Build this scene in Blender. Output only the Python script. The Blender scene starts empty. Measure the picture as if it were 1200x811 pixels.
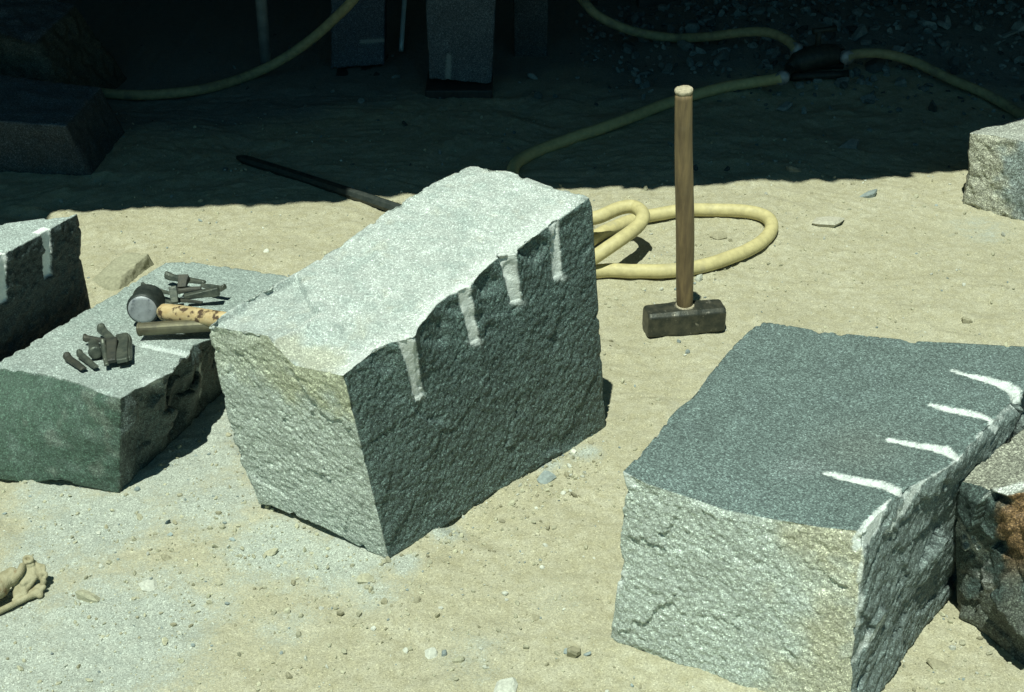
import bpy, bmesh, math, random
import numpy as np
from mathutils import Vector

random.seed(7)
RNG = np.random.default_rng(11)
R = math.radians
scene = bpy.context.scene
COL = scene.collection

# ------------------------------------------------------------------ camera maths (survey of the place)
CH, PITCH, F = 1.67, R(30.0), 1666.67      # eye height, downward pitch, focal length in photo pixels
SP, CP = math.sin(PITCH), math.cos(PITCH)

def ray(px, py):
    a, b = (px - 600.0) / F, (405.5 - py) / F
    return np.array([a, CP + b * SP, -SP + b * CP])
EYE = np.array([0, 0, CH])
def G(px, py, z=0.0):                      # point of the horizontal plane z seen at that place
    d = ray(px, py); t = (z - CH) / d[2]
    return EYE + t * d
def AT(px, py, y):                         # point at forward distance y
    d = ray(px, py)
    return EYE + d * (y / d[1])
def ON(px, py, a, b, c):                   # point of the plane a,b,c
    n = np.cross(b - a, c - a); d = ray(px, py)
    return EYE + d * (np.dot(a - EYE, n) / np.dot(d, n))
def proj(P):
    P = np.atleast_2d(P); q = P - EYE
    dep = q[:, 1] * CP - q[:, 2] * SP
    return 600 + F * q[:, 0] / dep, 405.5 - F * (q[:, 1] * SP + q[:, 2] * CP) / dep

# ------------------------------------------------------------------ noise
_perm = RNG.permutation(512)
_g = RNG.normal(size=(512, 3)); _g /= np.linalg.norm(_g, axis=1)[:, None]
def pnoise(p):
    p = np.asarray(p, float); i = np.floor(p).astype(np.int64); f = p - i
    w = f * f * f * (f * (f * 6 - 15) + 10)
    out = np.zeros(len(p))
    for dx in (0, 1):
        for dy in (0, 1):
            for dz in (0, 1):
                h = _perm[(_perm[(_perm[(i[:, 0] + dx) & 511] + i[:, 1] + dy) & 511] + i[:, 2] + dz) & 511]
                g = _g[h]
                dot = g[:, 0] * (f[:, 0] - dx) + g[:, 1] * (f[:, 1] - dy) + g[:, 2] * (f[:, 2] - dz)
                ww = (w[:, 0] if dx else 1 - w[:, 0]) * (w[:, 1] if dy else 1 - w[:, 1]) * (w[:, 2] if dz else 1 - w[:, 2])
                out += dot * ww
    return out * 1.6
def fbm(p, wl, octs=3, gain=.5, seed=0.0):
    p = np.asarray(p, float) / wl + seed * 17.31
    o = np.zeros(len(p)); a = 1.0
    for k in range(octs):
        o += a * pnoise(p + k * 31.7); p = p * 2.03; a *= gain
    return o
def ridged(p, wl, octs=3, seed=0.0):
    p = np.asarray(p, float) / wl + seed * 17.31
    o = np.zeros(len(p)); a = 1.0
    for k in range(octs):
        o += a * (1 - 2 * np.abs(pnoise(p + k * 31.7))); p = p * 2.03; a *= .5
    return o
def sst(a, b, x):
    t = np.clip((x - a) / (b - a), 0, 1); return t * t * (3 - 2 * t)

# ------------------------------------------------------------------ object helpers
def tag(o, label=None, cat=None, group=None, kind=None):
    if label: o['label'] = label
    if cat: o['category'] = cat
    if group: o['group'] = group
    if kind: o['kind'] = kind
    return o
def empty(name, loc):
    o = bpy.data.objects.new(name, None); COL.objects.link(o); o.location = Vector(loc); o.empty_display_size = .05
    return o
def mesh_obj(name, V, Fc, mat, parent=None, origin=None, smooth=False, attrs=None):
    """one mesh object from world-space verts (numpy) and faces (list or Nx3/Nx4 array)"""
    V = np.asarray(V, float)
    if origin is None:
        origin = np.array([V[:, 0].mean(), V[:, 1].mean(), V[:, 2].min()])
    origin = np.asarray(origin, float)
    base = np.array(parent.location) if parent is not None else np.zeros(3)
    if parent is not None and parent.parent is not None: base = base + np.array(parent.parent.location)
    me = bpy.data.meshes.new(name)
    L = V - origin
    if isinstance(Fc, np.ndarray):
        k = Fc.shape[1]
        me.vertices.add(len(L)); me.vertices.foreach_set('co', L.astype(np.float32).ravel())
        me.loops.add(Fc.size); me.loops.foreach_set('vertex_index', Fc.astype(np.int32).ravel())
        me.polygons.add(len(Fc)); me.polygons.foreach_set('loop_start', np.arange(0, Fc.size, k, dtype=np.int32))
        me.update(calc_edges=True)
    else:
        me.from_pydata([tuple(v) for v in L], [], [tuple(f) for f in Fc]); me.update()
    me.polygons.foreach_set('use_smooth', np.full(len(me.polygons), bool(smooth)))
    for nm, arr in (attrs or {}).items():
        if arr.ndim == 2:
            at = me.attributes.new(nm, 'FLOAT_COLOR', 'POINT')
            c = np.ones((len(V), 4), np.float32); c[:, :3] = arr
            at.data.foreach_set('color', c.ravel())
        else:
            at = me.attributes.new(nm, 'FLOAT', 'POINT'); at.data.foreach_set('value', arr.astype(np.float32))
    me.materials.append(mat)
    o = bpy.data.objects.new(name, me); COL.objects.link(o)
    o.location = Vector(origin - base)
    if parent is not None: o.parent = parent
    return o
def bm_obj(name, bm, mat, parent=None, smooth=False, origin=None):
    bm.normal_update()
    V = np.array([v.co[:] for v in bm.verts]); bm.verts.index_update()
    Fc = [[v.index for v in f.verts] for f in bm.faces]
    bm.free()
    return mesh_obj(name, V, Fc, mat, parent, smooth=smooth, origin=origin)

# ------------------------------------------------------------------ materials
def new_mat(name):
    m = bpy.data.materials.new(name); m.use_nodes = True
    nt = m.node_tree; nt.nodes.clear()
    out = nt.nodes.new('ShaderNodeOutputMaterial'); b = nt.nodes.new('ShaderNodeBsdfPrincipled')
    nt.links.new(b.outputs[0], out.inputs[0])
    return m, nt, b
class NT:
    def __init__(s, nt): s.nt = nt
    def n(s, t, **kw):
        x = s.nt.nodes.new(t)
        for k, v in kw.items(): setattr(x, k, v)
        return x
    def l(s, a, b): s.nt.links.new(a, b)
    def noise(s, vec, scale, detail=3, rough=.5):
        x = s.n('ShaderNodeTexNoise'); x.inputs['Scale'].default_value = scale
        x.inputs['Detail'].default_value = detail; x.inputs['Roughness'].default_value = rough
        if vec is not None: s.l(vec, x.inputs['Vector'])
        return x.outputs[0]
    def vor(s, vec, scale, out='Color', feature='F1'):
        x = s.n('ShaderNodeTexVoronoi', feature=feature); x.inputs['Scale'].default_value = scale
        s.l(vec, x.inputs['Vector']); return x.outputs[out]
    def ramp(s, fac, stops):
        x = s.n('ShaderNodeValToRGB'); e = x.color_ramp.elements
        while len(e) < len(stops): e.new(.5)
        for i, (p, c) in enumerate(stops):
            e[i].position = p; e[i].color = (c, c, c, 1) if not isinstance(c, tuple) else (*c, 1)
        s.l(fac, x.inputs[0]); return x.outputs[0]
    def math(s, op, a, b=None, c=None):
        x = s.n('ShaderNodeMath', operation=op)
        for i, v in enumerate((a, b, c)):
            if v is None: continue
            if isinstance(v, (int, float)): x.inputs[i].default_value = v
            else: s.l(v, x.inputs[i])
        return x.outputs[0]
    def mix(s, fac, a, b, mode='MIX'):
        x = s.n('ShaderNodeMix', data_type='RGBA', blend_type=mode)
        for sock, v in ((x.inputs[0], fac), (x.inputs[6], a), (x.inputs[7], b)):
            if isinstance(v, (int, float)): sock.default_value = v
            elif isinstance(v, tuple): sock.default_value = (*v, 1)
            else: s.l(v, sock)
        return x.outputs[2]
    def bump(s, h, strength, dist, normal=None):
        x = s.n('ShaderNodeBump'); x.inputs['Strength'].default_value = strength; x.inputs['Distance'].default_value = dist
        s.l(h, x.inputs['Height'])
        if normal is not None: s.l(normal, x.inputs['Normal'])
        return x.outputs[0]

def granite_material():
    m, nt, b = new_mat('granite'); t = NT(nt)
    co = t.n('ShaderNodeTexCoord').outputs['Object']
    at = t.n('ShaderNodeAttribute', attribute_name='tint')
    du = t.n('ShaderNodeAttribute', attribute_name='fine').outputs['Fac']
    cell = t.vor(co, 520)                                   # mineral grains
    sep = t.n('ShaderNodeSeparateColor'); t.l(cell, sep.inputs[0])
    g1 = t.ramp(sep.outputs[0], [(0, .30), (.25, .60), (.6, 1.0), (.85, 1.40), (1, 2.5)])
    cell2 = t.vor(co, 270)
    sep2 = t.n('ShaderNodeSeparateColor'); t.l(cell2, sep2.inputs[0])
    g2 = t.ramp(sep2.outputs[1], [(0, .72), (.5, 1.0), (1, 1.28)])
    g = t.math('MULTIPLY', g1, g2)
    big = t.ramp(t.noise(co, 14, 4, .6), [(.25, .8), (.75, 1.2)])
    g = t.math('MULTIPLY', g, big)
    gd = t.math('MULTIPLY', t.math('SUBTRACT', 1.0, du), .95)   # powder hides the grain
    gm = t.math('ADD', 1.0, t.math('MULTIPLY', t.math('SUBTRACT', g, 1.0), gd))
    comb = t.n('ShaderNodeCombineColor')
    for i in range(3): t.l(gm, comb.inputs[i])
    col = t.mix(1.0, at.outputs['Color'], comb.outputs[0], 'MULTIPLY')
    t.l(col, b.inputs['Base Color'])
    b.inputs['Roughness'].default_value = .62
    b.inputs['Specular IOR Level'].default_value = .4
    h1 = t.noise(co, 210, 4, .65)
    h2 = t.noise(co, 45, 4, .6)
    n1 = t.bump(h2, .3, .004)
    n2 = t.bump(h1, .8, .0028, n1)
    n3 = t.bump(sep.outputs[2], .35, .0012, n2)
    t.l(n3, b.inputs['Normal'])
    return m
def simple(name, col, rough=.8, metal=0.0, nscale=40, var=.35, bump=.3, bdist=.002, col2=None, spot=None, spec=.4):
    m, nt, b = new_mat(name); t = NT(nt)
    co = t.n('ShaderNodeTexCoord').outputs['Object']
    n = t.noise(co, nscale, 5, .6)
    c2 = col2 or tuple(c * (1 - var) for c in col)
    c = t.mix(t.ramp(n, [(.38, 0.0), (.66, 1.0)]), col, c2)
    if spot:
        s = t.ramp(t.noise(co, spot[0], 4, .65), [(spot[2], 0.0), (spot[2] + .08, 1.0)])
        c = t.mix(s, c, spot[1])
    t.l(c, b.inputs['Base Color']); b.inputs['Roughness'].default_value = rough; b.inputs['Metallic'].default_value = metal
    b.inputs['Specular IOR Level'].default_value = spec
    n2 = t.noise(co, nscale * 4, 4, .6)
    t.l(t.bump(n2, bump, bdist), b.inputs['Normal'])
    return m
def wood_material(name, c1, c2, axis=2, spot=None):
    m, nt, b = new_mat(name); t = NT(nt)
    tc = t.n('ShaderNodeTexCoord').outputs['Object']
    mp = t.n('ShaderNodeMapping'); t.l(tc, mp.inputs[0])
    sc = [90, 90, 90]; sc[axis] = 5
    mp.inputs['Scale'].default_value = sc
    n = t.noise(mp.outputs[0], 1.0, 5, .65)
    c = t.mix(t.ramp(n, [(.35, 0.0), (.65, 1.0)]), c1, c2)
    big = t.ramp(t.noise(tc, 9, 3), [(.3, .7), (.7, 1.15)])
    cm = t.n('ShaderNodeCombineColor')
    for i in range(3): t.l(big, cm.inputs[i])
    c = t.mix(1.0, c, cm.outputs[0], 'MULTIPLY')
    if spot:
        s = t.ramp(t.noise(tc, spot[0], 4, .6), [(spot[2], 0.0), (spot[2] + .07, 1.0)])
        c = t.mix(s, c, spot[1])
    t.l(c, b.inputs['Base Color']); b.inputs['Roughness'].default_value = .6
    t.l(t.bump(n, .35, .0015), b.inputs['Normal'])
    return m
def ground_material():
    m, nt, b = new_mat('sandy_ground'); t = NT(nt)
    co = t.n('ShaderNodeTexCoord').outputs['Object']
    gr = t.n('ShaderNodeAttribute', attribute_name='grey').outputs['Fac']
    n1 = t.noise(co, 5, 5, .6); n2 = t.noise(co, 38, 4, .6); n3 = t.noise(co, 260, 3, .7)
    sand = t.mix(t.ramp(n1, [(.3, 0.0), (.7, 1.0)]), (.360, .346, .240), (.425, .414, .305))
    sand = t.mix(t.ramp(n2, [(.35, 0.0), (.75, 1.0)]), sand, (.325, .305, .195))
    cell = t.vor(co, 520); sep = t.n('ShaderNodeSeparateColor'); t.l(cell, sep.inputs[0])
    sandg = t.ramp(sep.outputs[0], [(0, .72), (.5, 1.0), (.93, 1.12), (1, 1.5)])
    pow_ = t.ramp(sep.outputs[1], [(0, .6), (.35, .9), (.7, 1.06), (.94, 1.3), (1, 1.8)])
    def mul(c, v):
        cm = t.n('ShaderNodeCombineColor')
        for i in range(3): t.l(v, cm.inputs[i])
        return t.mix(1.0, c, cm.outputs[0], 'MULTIPLY')
    sand = mul(sand, sandg)
    grey = mul(t.mix(t.ramp(n2, [(.3, 0.0), (.7, 1.0)]), (.315, .352, .305), (.385, .415, .355)), pow_)
    floor_shade = t.n('ShaderNodeAttribute', attribute_name='floor_shade').outputs['Fac']
    ef = t.ramp(t.math('ADD', floor_shade, t.math('MULTIPLY', t.math('SUBTRACT', n1, .5), .7)), [(.3, 0.0), (.8, 1.0)])
    edge = t.math('ADD', gr, t.math('MULTIPLY', t.math('SUBTRACT', n2, .5), .9))
    edge = t.math('ADD', edge, t.math('MULTIPLY', t.math('SUBTRACT', n3, .5), .8))
    fac = t.ramp(edge, [(.24, 0.0), (.68, .95)])
    c = t.mix(fac, sand, grey)
    c = t.mix(ef, c, mul(t.mix(n2, (.15, .165, .145), (.23, .25, .22)), sandg))  # darker colour laid on the back floor to deepen the shade
    t.l(c, b.inputs['Base Color']); b.inputs['Roughness'].default_value = .95; b.inputs['Specular IOR Level'].default_value = .15
    nn = t.bump(t.noise(co, 55, 5, .62), .4, .008)
    nn = t.bump(n3, .45, .002, nn)
    t.l(nn, b.inputs['Normal'])
    return m
def tint_material(name, rough=.85):
    m, nt, b = new_mat(name); t = NT(nt)
    co = t.n('ShaderNodeTexCoord').outputs['Object']
    at = t.n('ShaderNodeAttribute', attribute_name='tint')
    v = t.ramp(t.noise(co, 160, 4, .65), [(.3, .75), (.7, 1.25)])
    cm = t.n('ShaderNodeCombineColor')
    for i in range(3): t.l(v, cm.inputs[i])
    t.l(t.mix(1.0, at.outputs['Color'], cm.outputs[0], 'MULTIPLY'), b.inputs['Base Color'])
    b.inputs['Roughness'].default_value = rough; b.inputs['Specular IOR Level'].default_value = .25
    t.l(t.bump(t.noise(co, 90, 4, .6), .5, .004), b.inputs['Normal'])
    return m

M = dict(
    granite=granite_material(), ground=ground_material(), chips=tint_material('stone_chip'),
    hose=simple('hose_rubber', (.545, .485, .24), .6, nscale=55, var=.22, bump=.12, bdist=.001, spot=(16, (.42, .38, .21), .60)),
    shadehose=simple('shaded_hose_rubber', (.36, .335, .185), .65, nscale=55, var=.3, bump=.12, bdist=.001, spot=(19, (.22, .205, .13), .54)),  # same hose rubber, darkened for the hoses in the shade
    iron=simple('dark_iron', (.022, .031, .028), .5, .2, nscale=70, col2=(.045, .055, .047), bump=.5, bdist=.0015, spot=(30, (.10, .115, .095), .66)),
    hammer=simple('hammer_steel', (.034, .040, .032), .45, .35, nscale=45, col2=(.080, .080, .058), bump=.45, bdist=.0015, spot=(60, (.26, .25, .20), .62)),
    rustw=simple('rusty_wedge_iron', (.062, .064, .048), .6, .25, nscale=60, col2=(.036, .042, .036), bump=.5, bdist=.0015, spot=(70, (.30, .29, .24), .66)),
    steel=simple('worn_steel', (.40, .43, .44), .55, .35, nscale=45, var=.35, bump=.4, bdist=.001, spot=(40, (.15, .17, .18), .56)),
    wedge=simple('wedge_steel', (.06, .075, .062), .45, .35, nscale=60, col2=(.125, .14, .108), bump=.5, bdist=.0015, spot=(90, (.42, .42, .36), .64)),
    brass=simple('dusty_steel_bar', (.17, .16, .10), .45, .5, nscale=40, col2=(.10, .095, .065), bump=.3, bdist=.001),
    handle=wood_material('hammer_handle_wood', (.27, .195, .095), (.14, .10, .055), 2, (7, (.20, .16, .10), .6)),
    endgrain=simple('mushroomed_end_grain', (.55, .49, .34), .9, nscale=120, var=.35, bump=.8, bdist=.004),
    pale=wood_material('pale_handle_wood', (.60, .48, .26), (.47, .34, .16), 0, (42, (.075, .045, .022), .515)),
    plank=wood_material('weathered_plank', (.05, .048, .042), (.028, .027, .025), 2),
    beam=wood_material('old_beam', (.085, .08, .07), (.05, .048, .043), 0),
    roof=simple('sooty_sheet_iron', (.045, .04, .036), .8, 0, nscale=8, var=.5),
    bone=simple('dry_bone', (.37, .345, .22), .8, nscale=45, col2=(.25, .225, .13), bump=.6, bdist=.003, spot=(38, (.20, .14, .07), .60)),
    zinc=simple('zinc_pipe', (.30, .33, .32), .6, .2, nscale=20),
    chrome=simple('bright_steel_rod', (.70, .85, .86), .45, .3, nscale=30, var=.15, bump=.05),
)

# ------------------------------------------------------------------ ground
PITS = []
for _ in range(90):
    PITS.append((RNG.uniform(-1.6, 1.9), RNG.uniform(1.2, 4.6), RNG.uniform(.05, .13), RNG.uniform(.03, .06), RNG.uniform(0, 3.14), RNG.uniform(.002, .011)))
def gh(x, y):
    x = np.asarray(x, float); y = np.asarray(y, float)
    p = np.stack([x, y, np.zeros_like(x) + 3.3], -1).reshape(-1, 3)
    h = .012 * fbm(p, .9, 2, seed=1) + .0062 * fbm(p, .16, 3, .55, seed=2)
    th_ = .7 * fbm(p, .8, 1, seed=31); st = np.stack([p[:, 0] * np.cos(th_) + p[:, 1] * np.sin(th_), p[:, 1] * np.cos(th_) - p[:, 0] * np.sin(th_), p[:, 2]], -1) * np.array([.85, 1.1, 1])                      # trodden, dragged streaks
    h += .0022 * fbm(st, .05, 4, .6, seed=3) + .006 * np.maximum(0, fbm(st, .13, 3, .5, seed=13) - .25)
    h += .003 * fbm(p, .10, 3, .55, seed=6)
    lump = np.maximum(0, fbm(p, .028, 2, seed=4) - .40)
    h += .008 * lump
    h = h.reshape(x.shape)
    for (cx, cy, a, b, th, d) in PITS:
        dx, dy = x - cx, y - cy; u = dx * math.cos(th) + dy * math.sin(th); v = -dx * math.sin(th) + dy * math.cos(th)
        q = np.sqrt((u / a) ** 2 + (v / b) ** 2)
        h = h - d * np.exp(-q ** 2 * 1.2) + .35 * d * np.exp(-((q - 1.5) / .35) ** 2)
    # rubble bank under the shed on the right, rising to the back
    bank = .10 * sst(4.35, 5.3, y + .25 * (x - .6) * (x < .6)) * sst(.35, 1.0, x) 
    return h + bank - .004
def gz(x, y): return float(gh(np.array([x]), np.array([y]))[0])

def axis_coords(lo, hi, step, far):
    c = list(np.arange(lo, hi, step)); s = step; x = hi
    out_hi = []
    while x < far: out_hi.append(x); s *= 1.22; x += s
    out_hi.append(far)
    s = step; x = lo - step; out_lo = []
    while x > -far: out_lo.append(x); s *= 1.22; x -= s
    out_lo.append(-far)
    return np.array(out_lo[::-1] + c + out_hi)
xs = axis_coords(-1.75, 1.75, .0075, 260)
ys = axis_coords(1.35, 4.6, .0075, 260)
X, Y = np.meshgrid(xs, ys, indexing='ij')
fade = np.exp(-np.maximum(0, np.maximum(np.abs(X) - 4, np.abs(Y - 3) - 5)) / 3)
Z = gh(X, Y) * fade
nx, ny = len(xs), len(ys)
idx = np.arange(nx * ny).reshape(nx, ny)
quads = np.stack([idx[:-1, :-1], idx[1:, :-1], idx[1:, 1:], idx[:-1, 1:]], -1).reshape(-1, 4)
GREY = [(200, 520, .22, 1.0), (120, 610, .16, .8), (60, 640, .12, .7), (120, 745, .20, 1.0), (30, 770, .2, .9), (330, 640, .13, .8), (400, 650, .1, .9), (440, 690, .07, .7),
        (250, 590, .12, .8), (60, 580, .12, .7), (600, 560, .03, .6), (520, 620, .04, .8), (470, 660, .04, .8), (640, 545, .04, .7), (690, 530, .04, .8), (660, 700, .07, .35), (560, 760, .10, .35),
        (230, 470, .1, .7), (330, 740, .08, .4), (1100, 380, .1, .3), (1150, 270, .12, .35)]
gm = np.zeros_like(X)
for (px, py, rad, a) in GREY:
    c = G(px, py); gm = np.maximum(gm, a * np.exp(-((X - c[0]) ** 2 + (Y - c[1]) ** 2) / rad ** 2))
pp = np.stack([X, Y, X * 0], -1).reshape(-1, 3)
gm = np.clip(gm + .22 * fbm(pp, .12, 3, seed=8).reshape(X.shape) * sst(.02, .3, gm), 0, 1)
floor_shade = sst(4.25, 5.0, Y + .35 * np.abs(X) * (X < 0) + .25 * fbm(pp, .7, 2, seed=9).reshape(X.shape))   # floor painted darker towards the back, shed shade put into the colour
g = mesh_obj('ground', np.stack([X, Y, Z], -1).reshape(-1, 3), quads, M['ground'], origin=(0, 0, 0), smooth=True, attrs={'grey': gm.ravel(), 'floor_shade': floor_shade.ravel()})
tag(g, kind='structure')

# ------------------------------------------------------------------ split stone blocks
def resample(pts, n):
    pts = np.asarray(pts, float); s = np.r_[0, np.cumsum(np.linalg.norm(np.diff(pts, axis=0), axis=1))]; s /= s[-1]
    u = np.linspace(0, 1, n); return np.stack([np.interp(u, s, pts[:, k]) for k in range(3)], -1)
FACES = dict(top=('T0', 'T1', 'T2', 'T3'), f0=('T0', 'T1', 'B1', 'B0'), f1=('T1', 'T2', 'B2', 'B1'), f2=('T2', 'T3', 'B3', 'B2'), f3=('T3', 'T0', 'B0', 'B3'), bot=('B0', 'B1', 'B2', 'B3'))
class Block:
    """six rough patches between eight corners; edges may be crooked polylines"""
    def __init__(s, corners, edges=None, step=.0034, kdev=4):
        s.c = {k: np.asarray(v, float) for k, v in corners.items()}
        E = {}
        for (a, b), pts in (edges or {}).items(): E[(a, b)] = [np.asarray(p, float) for p in pts]
        ln = lambda a, b: np.linalg.norm(s.c[a] - s.c[b])
        n = int(max(ln('T0', 'T1'), ln('T3', 'T2')) / step) + 2
        m = int(max(ln('T1', 'T2'), ln('T0', 'T3')) / step) + 2
        k = int(max(ln('T%d' % i, 'B%d' % i) for i in range(4)) / step) + 2
        cnt = lambda a, b: k if a[0] != b[0] else (n if {a[1], b[1]} in ({'0', '1'}, {'2', '3'}) else m)
        def edge(a, b):
            if (a, b) in E: return resample([s.c[a]] + E[(a, b)] + [s.c[b]], cnt(a, b))
            if (b, a) in E: return resample([s.c[b]] + E[(b, a)] + [s.c[a]], cnt(a, b))[::-1]
            return resample([s.c[a], s.c[b]], cnt(a, b))
        PV, FQ, FM, ED, UV = [], [], [], [], []
        off = 0; cen = np.mean(list(s.c.values()), axis=0); s.cen = cen
        for fi, (fn, (a, b, c, d)) in enumerate(FACES.items()):
            e0, e1, e2, e3 = edge(a, b), edge(d, c), edge(a, d), edge(b, c)
            nu, nv = len(e0), len(e2); u = np.linspace(0, 1, nu)[:, None, None]; v = np.linspace(0, 1, nv)[None, :, None]
            A, B, C, D = s.c[a], s.c[b], s.c[c], s.c[d]
            S = (1 - u) * (1 - v) * A + u * (1 - v) * B + u * v * C + (1 - u) * v * D
            uu, vv = u[:, 0, :], v[0]
            d0 = e0 - ((1 - uu) * A + uu * B); d1 = e1 - ((1 - uu) * D + uu * C)
            d2 = e2 - ((1 - vv) * A + vv * D); d3 = e3 - ((1 - vv) * B + vv * C)
            S = S + d0[:, None] * (1 - v) ** kdev + d1[:, None] * v ** kdev + d2[None] * (1 - u) ** kdev + d3[None] * u ** kdev
            lu, lv = np.linalg.norm(B - A), np.linalg.norm(D - A)
            ed = np.minimum(np.minimum(u, 1 - u) * lu, np.minimum(v, 1 - v) * lv)[..., 0]
            ids = off + np.arange(nu * nv).reshape(nu, nv)
            q = np.stack([ids[:-1, :-1], ids[1:, :-1], ids[1:, 1:], ids[:-1, 1:]], -1).reshape(-1, 4)
            nrm = np.cross(B - A, D - A) + np.cross(C - B, A - B) * 0
            if np.dot(nrm, (A + B + C + D) / 4 - cen) < 0: q = q[:, ::-1]
            PV.append(S.reshape(-1, 3)); FQ.append(q); ED.append(ed.ravel()); FM.append(np.full(nu * nv, fi)); off += nu * nv
        P = np.concatenate(PV); Q = np.concatenate(FQ); fm = np.concatenate(FM); ed = np.concatenate(ED)
        key = np.round(P * 1e5).astype(np.int64)
        _, first, inv = np.unique(key, axis=0, return_index=True, return_inverse=True); inv = inv.ravel()
        s.P = P[first].copy(); s.Q = inv[Q]
        good = np.array([True] * len(s.Q)); s.Q = s.Q[good]
        s.mem = np.zeros((len(first), 6), bool); s.mem[inv, fm] = True
        s.ed = np.full(len(first), 9.0); np.minimum.at(s.ed, inv, ed)
        s.ed[s.mem.sum(1) > 1] = 0
        s.P0 = s.P.copy(); s.dust = np.zeros(len(first)); s.fine = np.zeros(len(first)); s.names = list(FACES)
        s.tint = np.full((len(first), 3), .2)
    def fm(s, f): return s.mem[:, s.names.index(f)]
    def fnormal(s, f):
        a, b, c, d = [s.c[k] for k in FACES[f]]; n = np.cross(c - a, d - b); n /= np.linalg.norm(n)
        return n if np.dot(n, (a + b + c + d) / 4 - s.cen) > 0 else -n
    def normals(s):
        P, Q = s.P, s.Q; fn = np.cross(P[Q[:, 2]] - P[Q[:, 0]], P[Q[:, 3]] - P[Q[:, 1]])
        N = np.zeros_like(P)
        for k in range(4): np.add.at(N, Q[:, k], fn)
        return N / np.maximum(np.linalg.norm(N, axis=1), 1e-12)[:, None]
    def groove(s, face, other, A, D, rad, depth=1.0, flare=0.0, dust=.95, seed=0., wob=.12):
        n = s.fnormal(face); d = D - A; L = np.linalg.norm(d); d = d / L; n = n - d * np.dot(n, d); n /= np.linalg.norm(n); w = np.cross(d, n)
        sel = s.fm(face) | (s.fm(other) if other else False)
        rel = s.P - A; t = rel @ d; lat = rel @ w; dn = rel @ n
        rr = rad * (1 + flare * (1 - np.clip(t / L, 0, 1)) ** 2) * (1 + wob * fbm(s.P0, .018, 3, seed=seed))
        ins = sel & (np.abs(lat) < rr) & (t > -.03) & (t < L) & (np.abs(dn) < rad * 4)
        tgt = -np.sqrt(np.maximum(rr ** 2 - lat ** 2, 0)) * depth
        if other: move = np.where(ins & s.fm(face), np.minimum(0, tgt - np.minimum(0, dn * 0)), np.where(ins & (dn > tgt), tgt - dn, 0))
        else: move = np.where(ins, tgt, 0)
        s.P += move[:, None] * n
        near = sel & (t > -.012) & (t < L * 1.0) & (np.abs(dn) < np.where(s.fm(face), rad * 3, rad * 1.3))
        s.paint(near * sst(rr + .0012, rr - .0016, np.abs(lat)) * dust, None)
    def paint(s, m, col):
        if col is None:
            s.dust = np.maximum(s.dust, m)
        else:
            s.tint = s.tint * (1 - m[:, None]) + np.asarray(col) * m[:, None]
    def rough(s, style):
        """style: face -> (amp, wavelength, stretch vec, ridged?)"""
        N = s.normals(); tot = np.zeros(len(s.P)); cnt = np.zeros(len(s.P))
        for f, st in style.items():
            m = s.fm(f)
            if not m.any(): continue
            amp, wl, strv, rg = st
            p = s.P0[m] if strv is None else s.P0[m] @ np.asarray(strv).T
            h = (.42 * ridged(p, wl, 4, seed=len(f)) + .75 * fbm(p, wl * 1.2, 5, .62, seed=len(f) + 5)) if rg else fbm(p, wl, 4, .55, seed=len(f) + 2)
            h = h + .5 * fbm(s.P0[m], wl * 5, 2, seed=3)
            tot[m] += amp * h; cnt[m] += 1
        d = tot / np.maximum(cnt, 1)
        d *= .22 + .78 * sst(0, .016, s.ed)
        d *= 1 - .8 * (s.dust > .5)
        s.P += N * d[:, None]
        chip = np.maximum(0, fbm(s.P0, .03, 3, seed=9) - .10) * .009 + np.maximum(0, fbm(s.P0, .11, 2, seed=10) - .42) * .010
        c = chip * np.exp(-(s.ed / .009) ** 2)
        s.P -= N * c[:, None]
    def facets(s, f, n, amp, slope, seed):
        m = s.fm(f); r_ = np.random.default_rng(seed); P = s.P0[m]
        C_ = P[r_.integers(0, len(P), n)]; g_ = r_.normal(size=(n, 3)) * slope; h_ = r_.normal(size=n) * amp
        q = P + .02 * np.stack([fbm(P, .05, 3, seed=seed + k) for k in range(3)], -1)
        best = np.full(len(P), 1e9); out = np.zeros(len(P))
        for c, g, h in zip(C_, g_, h_):
            d = np.linalg.norm(q - c, axis=1); k = d < best; best[k] = d[k]; out[k] = ((P[k] - c) @ g) + h
        s.P[m] += (out * sst(0, .02, s.ed[m]))[:, None] * s.fnormal(f)
    def build(s, name, label, cat, ground=True, dustcol=(.52, .57, .53)):
        m = np.clip(s.dust, 0, 1)[:, None]
        tint = s.tint * (1 - m) + np.asarray(dustcol) * m
        o = mesh_obj(name, s.P, s.Q, M['granite'], smooth=True, attrs={'tint': tint, 'fine': np.clip(np.maximum(s.dust * .9, s.fine), 0, 1)},
                     origin=(s.c['B0'] + s.c['B1'] + s.c['B2'] + s.c['B3']) / 4)
        tag(o, label, cat); return o
def shear(dirv, along, across=1.0):
    """matrix that stretches noise along dirv"""
    d = np.asarray(dirv, float); d /= np.linalg.norm(d)
    return np.eye(3) * across + (1.0 / along - across) * np.outer(d, d)

LIGHT = np.array((.415, .458, .42)); DARK = np.array((.088, .128, .116)); TAN = np.array((.42, .435, .30)); SIDE = np.array((.415, .465, .41))

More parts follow.
